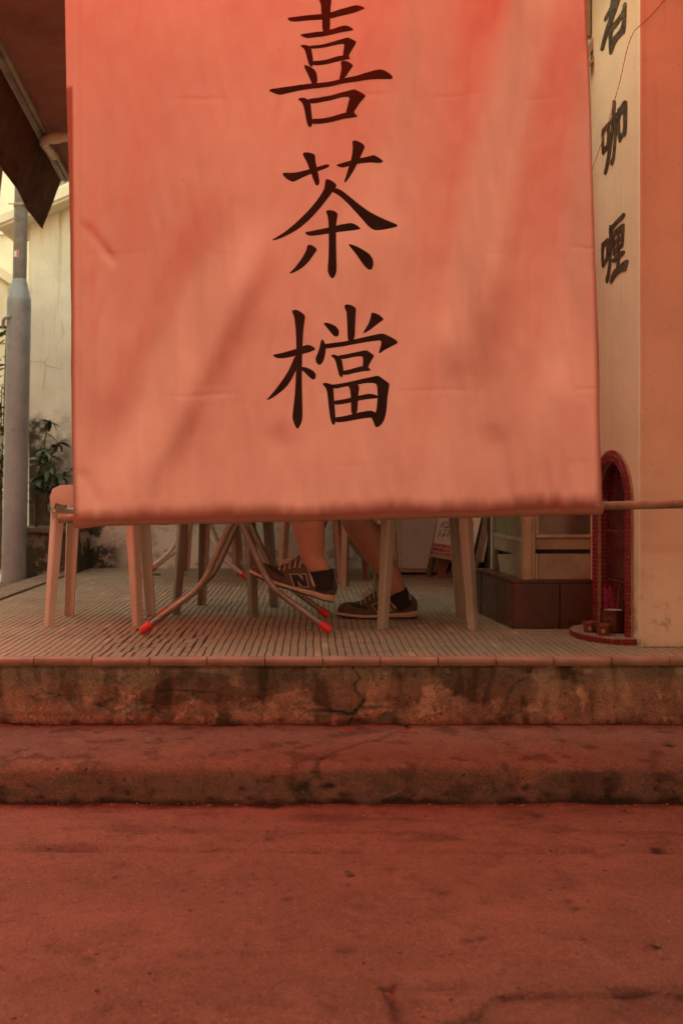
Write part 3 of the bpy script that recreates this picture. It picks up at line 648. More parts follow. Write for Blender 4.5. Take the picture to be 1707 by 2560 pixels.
L3 = [[[(325,1910),(345,1895),(375,1862),(382,1880),(378,2040),(360,2060),(350,2080),(335,2105),(328,2080)], [(342,1942),(366,1915),(363,2030),(342,2045)]],
      [[(386,1765),(410,1765),(450,1720),(490,1678),(505,1665),(511,1690),(490,1720),(440,1765),(408,1812),(405,1900),(403,2050),(390,2150),(375,2215),(362,2220),(357,2195),(375,2130),(386,2030),(390,1900)]],
      [[(413,1830),(440,1795),(490,1755),(504,1750),(503,1800),(497,1935),(466,1950),(465,1975),(500,1963),(508,1972),(500,1995),(465,2025),(465,2085),(505,2045),(530,2033),(537,2045),(525,2090),(515,2128),(480,2130),(440,2162),(410,2212),(398,2228),(393,2210),(400,2170),(425,2115),(446,2100),(446,2042),(418,2065),(411,2050),(412,2035),(446,2000),(446,1975),(432,1988),(425,2015),(415,2000)],
       [(430,1848),(450,1826),(447,1875),(430,1893)], [(464,1830),(482,1808),(480,1853),(463,1870)], [(430,1917),(446,1902),(444,1942),(430,1960)], [(463,1895),(481,1880),(479,1912),(462,1926)]]]
for strokes in (L1, L2, L3):
    mb = MB()
    for si, loops in enumerate(strokes):
        loops = [[PP.uv(1400 + x / 3.137, y / 3.137) for x, y in chaikin(l, 1)] for l in loops]
        v2, f2 = flat_poly(loops); of = .0045 + si * .0002
        mb.add([PP.at(u, z, of) for u, z in v2], f2)
        for l in loops: mb.sections([[PP.at(u, z, o) for u, z in l] for o in (-.002, of)], caps=False)
    mb.build('metal_character', MT['letter'], pil)

# red twine from the banner edge across the pillar
tp = [W(1476, 432, 3.41), W(1512, 330, 3.55), W(1548, 205, 3.66), W(1566, 120, 3.69), W(1582, 78, 3.70), W(1602, 62, 3.700), W(1628, 38, 3.705), W(1660, 0, 3.705), W(1720, -60, 3.705)]
tp = bend(tp, .06, 5)
pts = []
for a, b in zip(tp, tp[1:]):
    k = max(2, int((b - a).length / .006)); pts += [a.lerp(b, i / k) for i in range(k)]
mb = MB()
for ph in (0, math.pi): mb.tube([p + Vector((math.cos(i * .9 + ph) * .0009, -.003, math.sin(i * .9 + ph) * .0009)) for i, p in enumerate(pts)], .0009, 5)
tag(mb.build('twine', MT['wire'], smooth=True), 'thin twisted red twine strung from the banner edge across the pillar', 'twine')

# shopfront: tiled plinth, frames, panels and panes
sf = thing('shopfront', 'grimy cream shopfront of panels and windows on a brown tiled plinth', 'shopfront', (.95, 4.5, 0))
FP = Plane2((.85, 4.18), (1.22, 4.18)); LP = Plane2((.85, 4.18), (.788, 4.77))
mb = MB(); mb.hexa([(.862,4.192,-.003),(1.19,4.192,-.003),(1.19,4.80,-.003),(.80,4.80,-.003)], [(.862,4.192,.186),(1.19,4.192,.186),(1.19,4.80,.186),(.80,4.80,.186)]); mb.build('plinth_core', MT['grout'], sf)
def tile_on(pl, x0, x1, zt, name='plinth_tile', m='darktile', o0=-.010, o1=.0):
    u0 = pl.uv(x0, 1500)[0]; u1 = pl.uv(x1, 1500)[0]; mb = MB(); pl.block(mb, u0, u1, .002, zt, o0, o1); mb.build(name, MT[m], sf, False, .002)
tile_on(FP, 1281.5, 1397.5, .190); tile_on(FP, 1400, 1484, .190)
for x0, x1 in ((1203.5, 1279.5), (1186, 1202)): tile_on(LP, x0, x1, .190)
mb = MB(); mb.hexa([(.857,4.187,.1905),(1.20,4.187,.1905),(1.20,4.80,.1905),(.792,4.80,.1905)], [(.857,4.187,.204),(1.20,4.187,.204),(1.20,4.80,.204),(.792,4.80,.204)]); mb.build('plinth_top', MT['darktile'], sf, bevel=.003)
F2 = Plane2((.905, 4.225), (1.22, 4.225)); S2 = Plane2((.905, 4.225), (.868, 4.82))
def piece(pl, name, x0, x1, yt, yb, o0, o1, m, bev=.0015, par=None):
    mb = MB(); pl.pblock(mb, x0, x1, yt, yb, o0, o1); return mb.build(name, MT[m], sf if par is None else par, False, bev)
piece(F2, 'corner_post', 1311, 1337, 331, 1449, -.03, .004, 'alu', .003)
wf = piece(F2, 'window_frame', 1337.5, 1346, 331, 1335, -.02, .002, 'alu')
piece(F2, 'bottom_rail', 1338, 1484, 1336, 1344.5, -.02, .003, 'alu')
piece(F2, 'pane', 1346.5, 1486, 331, 1335.5, -.014, -.010, 'glass', 0, wf)
piece(F2, 'upper_panel', 1338, 1484, 1346, 1374, -.02, -.001, 'panel', .004)
piece(F2, 'groove', 1338, 1484, 1374.5, 1384, -.025, -.013, 'dark', 0)
piece(F2, 'lower_panel', 1345, 1484, 1384.5, 1449, -.02, -.004, 'panel', .002)
piece(F2, 'panel_stile', 1338, 1344, 1384.5, 1449, -.02, .001, 'alu')
piece(S2, 'door_stile', 1226, 1232, 331, 1449, -.03, .002, 'alu'); piece(S2, 'door_stile', 1303.5, 1310, 331, 1449, -.03, .001, 'alu')
df = piece(S2, 'door_rail', 1232.5, 1303, 1339, 1347, -.025, .0, 'alu')
piece(S2, 'door_pane', 1233, 1303, 331, 1338.5, -.015, -.011, 'green_film', 0, df)
piece(S2, 'door_panel', 1233, 1303, 1347.5, 1381, -.022, -.003, 'panel', .002)
mb = MB(); a = [S2.px(1240, 1386, -.004), S2.px(1302, 1384, -.002), S2.px(1302, 1448, -.002), S2.px(1250, 1449, -.004)]
b_ = [p + Vector((.012, 0, 0)) for p in a]; mb.hexa(a, b_); mb.build('door_lower_panel', MT['panel'], sf, False, .0015)
mb = MB(); S2.pblock(mb, 1227, 1304, 1382, 1450, -.05, -.04); mb.build('backing_board', MT['dark'], sf)
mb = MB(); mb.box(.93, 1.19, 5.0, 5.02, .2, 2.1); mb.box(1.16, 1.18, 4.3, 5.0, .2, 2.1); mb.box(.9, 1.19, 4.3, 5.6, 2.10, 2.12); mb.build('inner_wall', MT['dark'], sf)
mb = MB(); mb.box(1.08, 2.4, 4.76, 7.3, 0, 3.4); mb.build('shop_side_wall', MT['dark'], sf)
# boards and beams above the shopfront, seen beside the banner
mb = MB(); mb.box(1.0, 1.19, 4.27, 4.30, 1.55, 3.4); mb.build('fascia_board', MT['wood'], sf)
for x0, x1 in ((1462, 1474), (1477, 1487)):
    mb = MB(); F2.pblock(mb, x0, x1, -700, 92, -.03, .01); mb.build('shutter_slat', MT['alu'], sf, False, .002)
mb = MB(); q = [W(1455, 150, 4.2), W(1486, 84, 4.2), W(1486, 110, 4.2), W(1455, 178, 4.2)]; mb.hexa(q, [p + Vector((0, .03, 0)) for p in q]); mb.build('bracket', MT['alu'], sf, bevel=.002)
mb = MB(); q = [W(1463, 165, 4.19), W(1486, 138, 4.19), W(1486, 150, 4.19), W(1463, 176, 4.19)]; mb.hexa(q, [p + Vector((0, .03, 0)) for p in q]); mb.build('bracket', MT['alu'], sf, bevel=.002)
# red paper packet hanging inside the window
mb = MB(); q = [W(1347, 1258, 4.30), W(1432, 1250, 4.30), W(1444, 1316, 4.30), W(1378, 1334, 4.30)]
mb.hexa(q, [p + Vector((0, .02, 0)) for p in q]); tag(mb.build('paper_packet', MT['redpaper'], None, False, .004), 'red paper packet leaning inside the dark shop window', 'packet')

# unseen roof sheets added to shade the tables, edges cut to light the banner
rf = thing('roof', 'unseen corrugated roof added to shade the tables behind the banner', 'roof', (1., 5.9, 2.8))
mb = MB(); mb.grid(160, 2, lambda u, v: (lerp(-.84, .966, u), lerp(4.564 - .020 * u, 7.5, v), 2.80 + .004 * math.sin(u * 400) + .05 * v)); mb.build('sheet', MT['roof'], rf, True)
mb = MB(); mb.grid(160, 40, lambda u, v: (lerp(lerp(.912, .97, clamp((lerp(3.425, 7.5, v) - 3.5) / 1.06)), 3.4, u), lerp(3.425, 7.5, v), 2.83 + .012 * math.sin(u * 400) + .05 * v)); mb.build('sheet', MT['roof'], rf, True)
for y in (4.7, 5.9, 7.4):
    mb = MB(); mb.box(-.84, 3.4, y, y + .05, 2.70, 2.78); mb.build('beam', MT['wood'], rf)

# awnings
def barx(y): return -1.275 - .0853 * (y - 4.1)
aw = thing('awning', 'dark rust canvas awning on a grimy bar with a hanging valance', 'awning', (-1.2, 4.6, 2.4))
mb = MB(); mb.grid(20, 40, lambda u, v: (lerp(barx(lerp(3.62, 5.82, v)) + .01, -.782, u), lerp(3.62, 5.82, v), 2.415 + .13 * u - .012 * math.sin(u * 3.14) + .006 * fbm(u * 3, v * 9)))
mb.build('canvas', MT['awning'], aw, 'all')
mb = MB(); mb.sections([[(barx(y) + dx, y, 2.395 + dz) for dx, dz in ((-.03,-.012),(-.03,.012),(.026,.014),(.026,-.012),(.016,-.014),(.013,-.007),(.004,-.007),(.001,-.016),(-.012,-.016),(-.015,-.008),(-.022,-.008))] for y in (3.55, 5.83)])
mb.build('front_bar', MT['bar'], aw, True)
def val(u, v):
    y = lerp(3.55, 5.83, u); f = .008 * math.sin(y * 5 + v * 2) * v + .012 * fbm(y * 2., v * 1.5) * v
    return (barx(y) - .03 - .105 * v + f, y + (.015 * v if u > .99 else 0), 2.39 - .275 * v)
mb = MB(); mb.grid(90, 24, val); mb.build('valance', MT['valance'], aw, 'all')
mb = MB(); mb.tube([val(u, 1.) for u in spread(0, 1, 90)], .005, 6); mb.build('valance_hem', MT['valance'], aw, True)
aw2 = thing('side_awning', 'small dark awning flap with a vertical edge above the grey post', 'awning', (-2.05, 6., 2.5))
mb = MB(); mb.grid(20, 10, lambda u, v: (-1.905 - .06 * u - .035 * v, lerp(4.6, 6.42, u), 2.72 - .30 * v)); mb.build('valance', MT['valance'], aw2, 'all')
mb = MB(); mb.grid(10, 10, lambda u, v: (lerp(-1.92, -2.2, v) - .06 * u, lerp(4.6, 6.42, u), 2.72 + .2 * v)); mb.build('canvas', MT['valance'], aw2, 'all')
MB().tube([(-1.905, 4.6, 2.72), (-1.965, 6.42, 2.72)], .012).build('rail', MT['bar'], aw2, True)
cn = thing('canopy', 'unseen red canvas canopy over the street, sized to tint the ground red', 'canopy', (0, 1.2, 2.9))  # unseen; inferred from the red light, extent shaped to tint the street
mb = MB(); mb.grid(30, 30, lambda u, v: (lerp(-6.5, 1.25, u), lerp(1.7, 3.36, v), 3.02 - .10 * math.sin(u * 3.14) * math.sin(v * 3.14) + .02 * fbm(u * 4, v * 4))); mb.build('canvas', MT['canopy'], cn, 'all')
MB().tube([(-6.5, 3.375, 3.02), (1.25, 3.375, 3.02)], .016).build('rear_bar', MT['bar'], cn, True)
MB().tube([(-6.5, 1.7, 3.02), (1.25, 1.7, 3.02)], .016).build('front_bar', MT['bar'], cn, True)

# cream pipe hooked on the awning bar
pp_ = [(barx(5.02) + .0, 5.28, 2.35), (barx(5.0) + .0, 5.02, 2.345), (-.75, 4.93, 2.385)]
pp = thing('plastic_pipe', 'short cream plastic pipe with an elbow under the awning bar', 'pipe', (-1.2, 5., 2.3))
MB().tube(bend(pp_, .07, 8), .0235, 16).build('pipe', MT['pvc'], pp, True)
q0, q1 = Vector(pp_[1]), Vector(pp_[2]); dv = (q1 - q0).normalized()
MB().tube([q0 + dv * .055, q0 + dv * .10], .0275, 16).build('collar', MT['pvc'], pp, True)

# ------------------------------------------------------------------ the banner
BD = 3.38
RIDGES = [(1010,-200,900,560,80,.014),(1390,-100,1190,860,66,-.023),(1270,-60,1110,860,74,.018),(640,620,330,1290,50,-.016),(540,560,270,1220,60,.014),(236,120,262,900,34,.006),
          (1450,150,1340,1120,44,.009),(690,1080,770,1300,36,.007),(430,-200,370,900,80,.010),(860,640,820,1290,60,-.008),(1110,900,1080,1260,50,.009),
          (210,560,290,660,12,.003),(205,1180,260,1270,18,.006),(1400,930,1300,1250,60,-.005),(1230,1080,1250,1280,30,.006),(520,1000,540,1290,36,-.006)]
def fold(u, v):
    s = .020 * nz(u * .0042, v * .0011, 1.) + .0036 * nz(u * .017, v * .0022, 4.) + .0012 * nz(u * .05, v * .012, 9.)
    for x0, y0, x1, y1, w_, a in RIDGES:
        dx, dy = x1 - x0, y1 - y0; L = math.hypot(dx, dy); t = ((u - x0) * dx + (v - y0) * dy) / (L * L); d = ((u - x0) * dy - (v - y0) * dx) / L
        s += a * math.exp(-(d / w_) ** 2) * sstep(-.15, .2, t) * sstep(1.15, .8, t)
    for vc, sl_ in ((250, -.008), (632, -.012), (985, -.016), (1170, -.02)):
        s += .0006 * math.exp(-((v - vc - sl_ * (u - 700) - 5 * nz(u * .006, vc)) / 4.) ** 2) * sstep(-.15, .35, nz(u * .005, vc))
    low = sstep(1150, 1275, v + (u - 188) * .03)
    s += low * (.006 * nz(u * .032, 2.) + .0055 * nz(u * .075, v * .006, 5.)) 
    s += .0035 * sstep(207, 200, u)                       # side hem
    return s
def pucker(u, ve):                                        # short gathers where the cloth is tacked to the hem
    n = nz(u * .028, 6.); m = nz(u * .075, ve * .004, 2.)
    return sstep(1195, 1258, ve) * sstep(1292, 1270, ve) * (.002 * max(0, n) + .0022 * m) + .004 * nz(u * .03, ve * .006, 8.) * sstep(1080, 1220, ve)
def blx(v): return 165 + 23 * v / 1310 + 1.5 * nz(v * .006, 3.)
def brx(v): return 1465 + 38 * v / 1265 + 2.0 * nz(v * .005, 7.)
def polev(u): return 1297 - (u - 160) * 37 / 1547
def bpt(u, v, off=0.): 
    ve = v + (u - 160) * .024; k = BD - 2.3 * fold(u, v) * lerp(1., .25, sstep(1000, 1290, ve)) - pucker(u, ve) - off - .027; bw = .05 * math.sin(math.pi * clamp((ve + 560) / 1850)) * lerp(1.25, .6, clamp((u - 165) / 1300))
    return W(u, v, BD - .02 - bw) + Vector((0, k - BD + .02, 0))
ban = thing('banner', 'large red cloth banner with three black Chinese characters hanging over the platform', 'banner', (0, BD, .55))
VT = -560
def bg_(a, b):
    v0 = lerp(VT, 1290, b); u = lerp(blx(v0), brx(v0), a); vb = polev(u) + 5; v = lerp(VT, vb, b)
    return bpt(u, v)
MB().grid(250, 360, bg_).build('cloth', MT['banner'], ban, 'all')
mb = MB(); secs = []
for i in range(181):
    u = lerp(blx(1290) - 1, brx(1260) + 1, i / 180); c = W(u, polev(u), BD); n_ = nz(u * .03, 3.) * .003 + nz(u * .09, 1.) * .0016
    dr = .006 * sstep(60, 0, abs(u - 200)) + .003 * nz(u * .008, 5.)
    secs.append([c + Vector((.002 * nz(u * .1, j * .5), -(.0195 + n_ * .7) * math.cos(t) + .0, (.0245 + n_ + dr * (1 if math.sin(t) < 0 else 0)) * math.sin(t) - .004)) for j, t in enumerate([2 * math.pi * k / 20 for k in range(20)])])
mb.sections(secs, caps=False); mb.build('hem', MT['hem'], ban, 'all')
C1 = (620, 0, 3.733, [[(655,-40),(690,-52),(772,-25),(778,30),(770,80),(768,130),(764,290),(760,312),(694,314),(690,200),(683,140),(680,60),(672,35),(655,-5)],
 [(368,188),(385,180),(480,172),(600,155),(683,143),(770,127),(900,90),(985,64),(1010,62),(1050,75),(1083,95),(1086,103),(1070,112),(900,158),(765,186),(685,198),(560,212),(460,222),(410,220),(385,212)],
 [(485,346),(500,338),(560,330),(690,305),(764,290),(850,265),(905,253),(935,260),(970,280),(982,294),(975,302),(900,315),(730,348),(570,378),(545,376),(510,363)],
 [(492,447),(498,438),(520,437),(545,440),(570,450),(590,470),(600,530),(610,590),(607,630),(598,648),(580,640),(565,620),(550,560),(535,500),(520,470),(498,458)],
 [(560,450),(640,440),(760,412),(860,388),(925,366),(950,375),(1000,400),(1009,412),(995,440),(960,500),(935,545),(950,565),(948,575),(935,577),(885,560),(882,535),(890,480),(895,440),(893,430),(880,429),(800,442),(700,460),(585,481)],
 [(600,590),(690,580),(790,555),(882,533),(925,545),(950,565),(946,577),(880,585),(780,605),(660,628),(604,630)],
 [(522,635),(530,628),(550,632),(600,655),(630,680),(642,710),(648,755),(642,800),(600,808),(590,790),(560,720),(540,680)],
 [(863,605),(868,592),(888,586),(930,598),(970,625),(978,640),(968,655),(940,695),(903,755),(846,770),(860,710),(870,660)],
 [(198,852),(210,838),(240,833),(370,828),(500,812),(640,795),(850,765),(1000,735),(1130,710),(1220,697),(1240,702),(1290,725),(1330,760),(1340,780),(1330,793),(1290,794),(1120,786),(980,793),(800,820),(640,845),(480,868),(320,898),(295,898),(250,880),(210,862)],
 [(470,948),(478,936),(500,933),(525,935),(555,948),(585,980),(590,1050),(600,1130),(602,1180),(590,1207),(575,1211),(555,1190),(540,1120),(525,1040),(510,990),(490,965),(472,955)],
 [(545,950),(640,935),(760,910),(880,888),(980,862),(1000,868),(1060,905),(1090,935),(1090,942),(1070,965),(1035,1000),(1000,1055),(982,1085),(1016,1120),(1010,1130),(990,1130),(910,1110),(908,1080),(925,1020),(940,960),(942,945),(932,934),(905,933),(820,945),(700,970),(578,996)],
 [(592,1130),(690,1128),(790,1105),(908,1080),(982,1086),(1016,1120),(1008,1130),(900,1140),(790,1158),(680,1178),(596,1183)]])
C2 = (640, 330, 3.92, [[(458,238),(466,222),(490,219),(540,228),(572,242),(579,258),(582,310),(596,370),(605,410),(622,510),(618,530),(608,546),(595,549),(583,540),(568,505),(540,430),(523,385),(500,320),(475,275)],
 [(259,420),(266,408),(285,406),(340,411),(400,408),(523,386),(600,365),(680,343),(705,342),(719,352),(715,365),(690,380),(605,410),(540,433),(450,463),(385,494),(358,500),(325,485),(285,455)],
 [(936,145),(942,128),(958,123),(990,130),(1040,158),(1058,185),(1055,200),(1035,245),(1012,300),(985,355),(945,430),(895,505),(875,530),(862,534),(859,522),(880,460),(905,372),(925,315),(938,240),(942,180)],
 [(782,358),(795,350),(840,340),(925,318),(1012,299),(1080,285),(1140,273),(1155,275),(1195,295),(1230,320),(1233,332),(1215,345),(1190,348),(1100,344),(1040,347),(985,356),(905,374),(855,387),(840,386),(800,372)],
 [(675,520),(680,495),(695,488),(715,492),(760,520),(785,550),(786,562),(776,580),(745,620),(700,680),(640,755),(560,840),(480,915),(400,970),(300,1020),(220,1050),(175,1058),(160,1055),(162,1047),(200,1030),(300,970),(400,890),(500,800),(590,700),(640,630),(668,580)],
 [(735,612),(776,580),(800,588),(840,610),(940,690),(1040,765),(1140,825),(1240,870),(1330,905),(1375,922),(1381,933),(1370,945),(1290,965),(1220,977),(1175,980),(1140,973),(1100,948),(1040,885),(960,800),(880,720),(800,648)],
 [(683,805),(690,794),(725,790),(765,803),(793,825),(797,840),(786,910),(782,945),(781,1010),(783,1100),(785,1250),(788,1350),(786,1385),(770,1430),(755,1446),(735,1446),(718,1425),(702,1385),(700,1350),(708,1250),(711,1100),(710,1020),(709,960),(705,880),(695,835)],
 [(480,1000),(487,993),(520,989),(600,978),(709,960),(782,944),(860,928),(915,916),(940,918),(985,935),(1015,960),(1018,970),(1005,975),(900,992),(782,1010),(709,1020),(620,1030),(550,1035),(515,1030),(490,1015)],
 [(502,1130),(508,1120),(525,1118),(555,1128),(588,1155),(596,1170),(590,1185),(560,1225),(520,1280),(470,1328),(420,1360),(370,1383),(335,1391),(326,1387),(335,1378),(380,1335),(430,1275),(475,1205),(495,1160)],
 [(903,1122),(908,1115),(930,1118),(990,1137),(1060,1175),(1110,1210),(1138,1250),(1148,1290),(1142,1335),(1130,1355),(1110,1361),(1090,1352),(1060,1325),(1020,1270),(970,1200),(925,1148)]])
C3 = (640, 740, 3.92, [[(352,155),(360,142),(390,137),(420,150),(470,185),(482,205),(478,240),(466,330),(460,420),(457,500),(453,580),(452,700),(450,850),(454,1000),(457,1150),(455,1210),(440,1260),(418,1298),(408,1304),(395,1298),(372,1250),(358,1200),(358,1165),(370,1070),(382,950),(388,850),(393,700),(396,520),(392,400),(385,290),(375,215),(362,178)],
 [(166,582),(175,575),(220,568),(300,548),(396,522),(457,500),(490,487),(515,486),(545,496),(575,515),(580,525),(570,540),(520,560),(454,577),(380,594),(310,607),(245,615),(205,610),(180,598)],
 [(378,594),(420,590),(420,680),(390,740),(350,820),(310,880),(260,930),(200,975),(145,1010),(112,1022),(106,1016),(125,995),(190,920),(250,840),(310,750),(350,670)],
 [(445,700),(480,703),(530,720),(565,742),(585,770),(587,790),(580,815),(565,826),(550,823),(520,800),(480,760),(445,730)],
 [(864,108),(870,92),(890,86),(930,92),(970,115),(980,135),(975,180),(970,280),(965,440),(897,452),(893,330),(889,220),(885,160),(870,130)],
 [(662,282),(668,271),(690,270),(740,283),(785,305),(808,335),(813,365),(805,395),(785,406),(765,400),(740,378),(700,328)],
 [(1124,180),(1132,171),(1155,172),(1200,188),(1240,218),(1247,235),(1235,245),(1180,285),(1120,335),(1065,370),(1048,373),(1047,362),(1070,325),(1100,275),(1120,215)],
 [(640,435),(648,430),(665,450),(678,475),(685,520),(678,580),(662,640),(640,672),(622,682),(605,677),(588,655),(582,630),(588,600),(605,565),(620,520),(630,470)],
 [(665,477),(740,468),(897,443),(965,430),(1080,405),(1180,380),(1230,371),(1255,375),(1320,405),(1375,440),(1386,458),(1375,472),(1320,500),(1260,530),(1215,562),(1200,565),(1200,555),(1220,490),(1225,460),(1222,445),(1205,440),(1150,447),(1000,472),(850,498),(710,521),(675,522)],
 [(736,590),(742,580),(765,578),(790,586),(810,600),(840,625),(848,680),(858,740),(852,780),(840,802),(825,797),(810,775),(795,710),(780,650),(765,615),(740,602)],
 [(792,588),(880,575),(970,557),(1075,536),(1095,545),(1145,580),(1153,592),(1145,610),(1115,660),(1093,705),(1118,725),(1117,737),(1095,738),(1045,720),(1042,690),(1045,640),(1043,605),(1030,597),(990,598),(910,612),(832,626)],
 [(846,736),(900,728),(970,708),(1042,690),(1090,702),(1118,722),(1112,738),(1040,745),(960,760),(890,778),(850,776)],
 [(650,872),(658,858),(680,854),(710,862),(740,870),(755,890),(760,960),(768,1060),(778,1180),(778,1240),(768,1262),(755,1267),(740,1250),(722,1180),(710,1080),(700,980),(690,925),(675,895)],
 [(705,867),(750,872),(840,858),(960,835),(1080,808),(1187,783),(1205,787),(1260,825),(1300,855),(1305,870),(1298,920),(1285,1000),(1280,1100),(1265,1190),(1240,1245),(1205,1280),(1180,1288),(1165,1280),(1150,1240),(1128,1195),(1130,1150),(1175,1145),(1185,1050),(1188,960),(1185,890),(1175,865),(1150,857),(1080,857),(990,875),(880,890),(750,917)],
 [(895,876),(990,868),(1007,890),(1008,910),(1000,960),(995,1050),(990,1152),(930,1167),(928,1060),(925,960),(918,915)],
 [(760,1028),(840,1018),(925,1000),(1000,982),(1080,965),(1120,960),(1160,968),(1192,982),(1192,1003),(1100,1013),(1000,1030),(925,1048),(850,1062),(762,1071)],
 [(768,1191),(850,1182),(930,1163),(1000,1145),(1080,1130),(1130,1125),(1160,1140),(1185,1150),(1150,1210),(1128,1193),(1050,1203),(950,1220),(850,1238),(772,1241)]])
for ox, oy, sc, strokes in (C1, C2, C3):
    mb = MB()
    for si, l in enumerate(strokes):
        v2, f2 = flat_poly([[(ox + x / sc, oy + y / sc) for x, y in chaikin(l, 2)]], 9.)
        mb.add([bpt(u, v, .0011 + si * .00012) for u, v in v2], f2)
    mb.build('painted_character', MT['print'], ban, 'all')
mb = MB(); pa = [W(u, polev(u) + 1.5 * nz(u * .01, 2.), BD) for u in spread(148, 2500, 60)]
mb.tube(pa, [.0150 + .001 * nz(i * .7, 1.) for i in range(61)], 14)
tag(mb.build('wooden_pole', MT['pole'], smooth=True), 'long weathered wooden pole threaded through the bottom hem of the banner', 'pole')

# ------------------------------------------------------------------ plastic chairs
def chair_parts(mat, root):
    """local frame: the chair faces -x; legs are hollow angle sections that splay outwards"""
    HX, HY, SP = .155, .155, .030
    for sx in (-1, 1):
        for sy in (-1, 1):
            top = .60 if sx < 0 else .47
            def sec(z, k):
                bx_, by_ = sx * (HX + SP * (1 - z / .47)), sy * (HY + SP * .7 * (1 - z / .47)); a = lerp(.040, .056, clamp(z / .5)); b = lerp(.036, .048, clamp(z / .5)); th = .0055
                f = lerp(.82, 1.1, clamp(z / .5)); th = .0055    # chevron section: ridge outwards, wide flange on the outer side
                q = [(.034*f, -.027*f), (.012*f, -.002), (.007*f, 0), (.003*f, -.001), (-.022*f, -.022*f), (-.022*f + .003, -.022*f - th), (.003*f, -.003 - th*1.25), (.007*f, -.002 - th*1.25), (.034*f - .004, -.027*f - th)]
                return [Vector((bx_ + sx * x, by_ + sy * (y + .018), z)) for x, y in q]
            zs_ = [0, .12, .25, .38, .46] + ([.52, .575] if sx < 0 else [])
            MB().sections([sec(z, 0) for z in zs_]).build('leg', mat, root, False, 0, world=False)
    # seat with a turned-down apron
    def seat(u, v):
        a = (u - .5) * 2; b = (v - .5) * 2; e = max(abs(a), abs(b)); k = sstep(.86, 1., e)
        return (a * .180, b * .180, .505 - .012 * (1 - a * a) * (1 - b * b) - .03 * k * k)
    mb = MB(); mb.grid(24, 24, seat); mb.grid(8, 8, lambda u, v: (lerp(-.19, .19, u), lerp(-.18, .18, v), .49)); mb.build('seat', mat, root, 'all', world=False)
    # back with a tall rounded outline and slots
    bk = root
    def back(z): return .205 + .10 * ((z - .44) / .42) ** 1.1
    for yy, ww in ((-.185, .05), (-.07, .035), (0, .03), (.07, .035), (.185, .05)):
        mb = MB(); mb.sections([[(back(z) - .008, yy - ww/2, z), (back(z) - .008, yy + ww/2, z), (back(z) + .008, yy + ww/2, z), (back(z) + .008, yy - ww/2, z)] for z in spread(.44, .80, 8)]); mb.build('back_slat', mat, bk, True, .003, world=False)
    mb = MB(); mb.sections([[(back(.84) - .012 - .03 * (y/.21)**2, y, .79), (back(.84) - .012 - .03 * (y/.21)**2, y, .87 - .035 * (y/.21)**2), (back(.84) + .010 - .03 * (y/.21)**2, y, .87 - .035 * (y/.21)**2), (back(.84) + .010 - .03 * (y/.21)**2, y, .79)] for y in spread(-.212, .212, 14)])
    mb.build('top_rail', mat, bk, True, .006, world=False)
    # arms: a deep band that curves out of the front leg and runs back
    for sy in (-1, 1):
        pts_ = [(-.178, .515), (-.180, .555), (-.168, .588), (-.135, .604), (-.06, .606), (.08, .606), (.22, .606)]
        secs = []
        for x, z in pts_:
            yb = sy * .175; h_ = .085 if x > -.14 else .06
            secs.append([(x, yb - sy * .028, z), (x + .0, yb + sy * .026, z), (x + .012, yb + sy * .030, z - .012), (x + .014, yb + sy * .030, z - h_), (x + .014, yb + sy * .024, z - h_), (x + .010, yb + sy * .022, z - .014), (x + .010, yb - sy * .024, z - .012)])
        MB().sections(secs).build('armrest', mat, root, True, .002, world=False)
def make_chair(label, loc, rz, mat, group='plastic chairs around the tables', sc=1.):
    t = thing('plastic_chair', label, 'chair', loc, rz, group); chair_parts(MT[mat], t); t.scale = (sc, sc, sc); return t
c0 = make_chair('beige plastic armchair poking out past the banner next to the grey post', (-.925, 4.44, 0), 0, 'plastic0')
def copy_chair(src, label, loc, rz, mat=None, group=None, sc=1.):
    t = src.copy(); COL.objects.link(t); t.location = loc; t.rotation_euler = (0, 0, rz); t.scale = (sc,) * 3; t['label'] = label
    if group: t['group'] = group
    for ch in [o for o in bpy.data.objects if o.parent is src]:
        c = ch.copy(); COL.objects.link(c); c.parent = t
        if mat: c.material_slots[0].link = 'OBJECT'; c.material_slots[0].material = MT[mat]
    return t
copy_chair(c0, 'beige plastic chair the person in sneakers sits on', (.495, 4.35, 0), math.pi, 'plastic')
copy_chair(c0, 'grey green plastic chair legs just behind the crossed steel table legs', (-.40, 4.79, 0), R(-14), 'plastic3')
copy_chair(c0, 'tan plastic chair closest to the mouldy wall behind the chipped white table', (-.68, 6.86, 0), 0, 'plastic2')
copy_chair(c0, 'tan plastic chair seen between the shins and the table legs in the back', (.01, 6.45, 0), 0, 'plastic2')
copy_chair(c0, 'tan plastic chair turned aslant behind the slanted bare shin', (.285, 6.2, 0), R(30), 'plastic2')

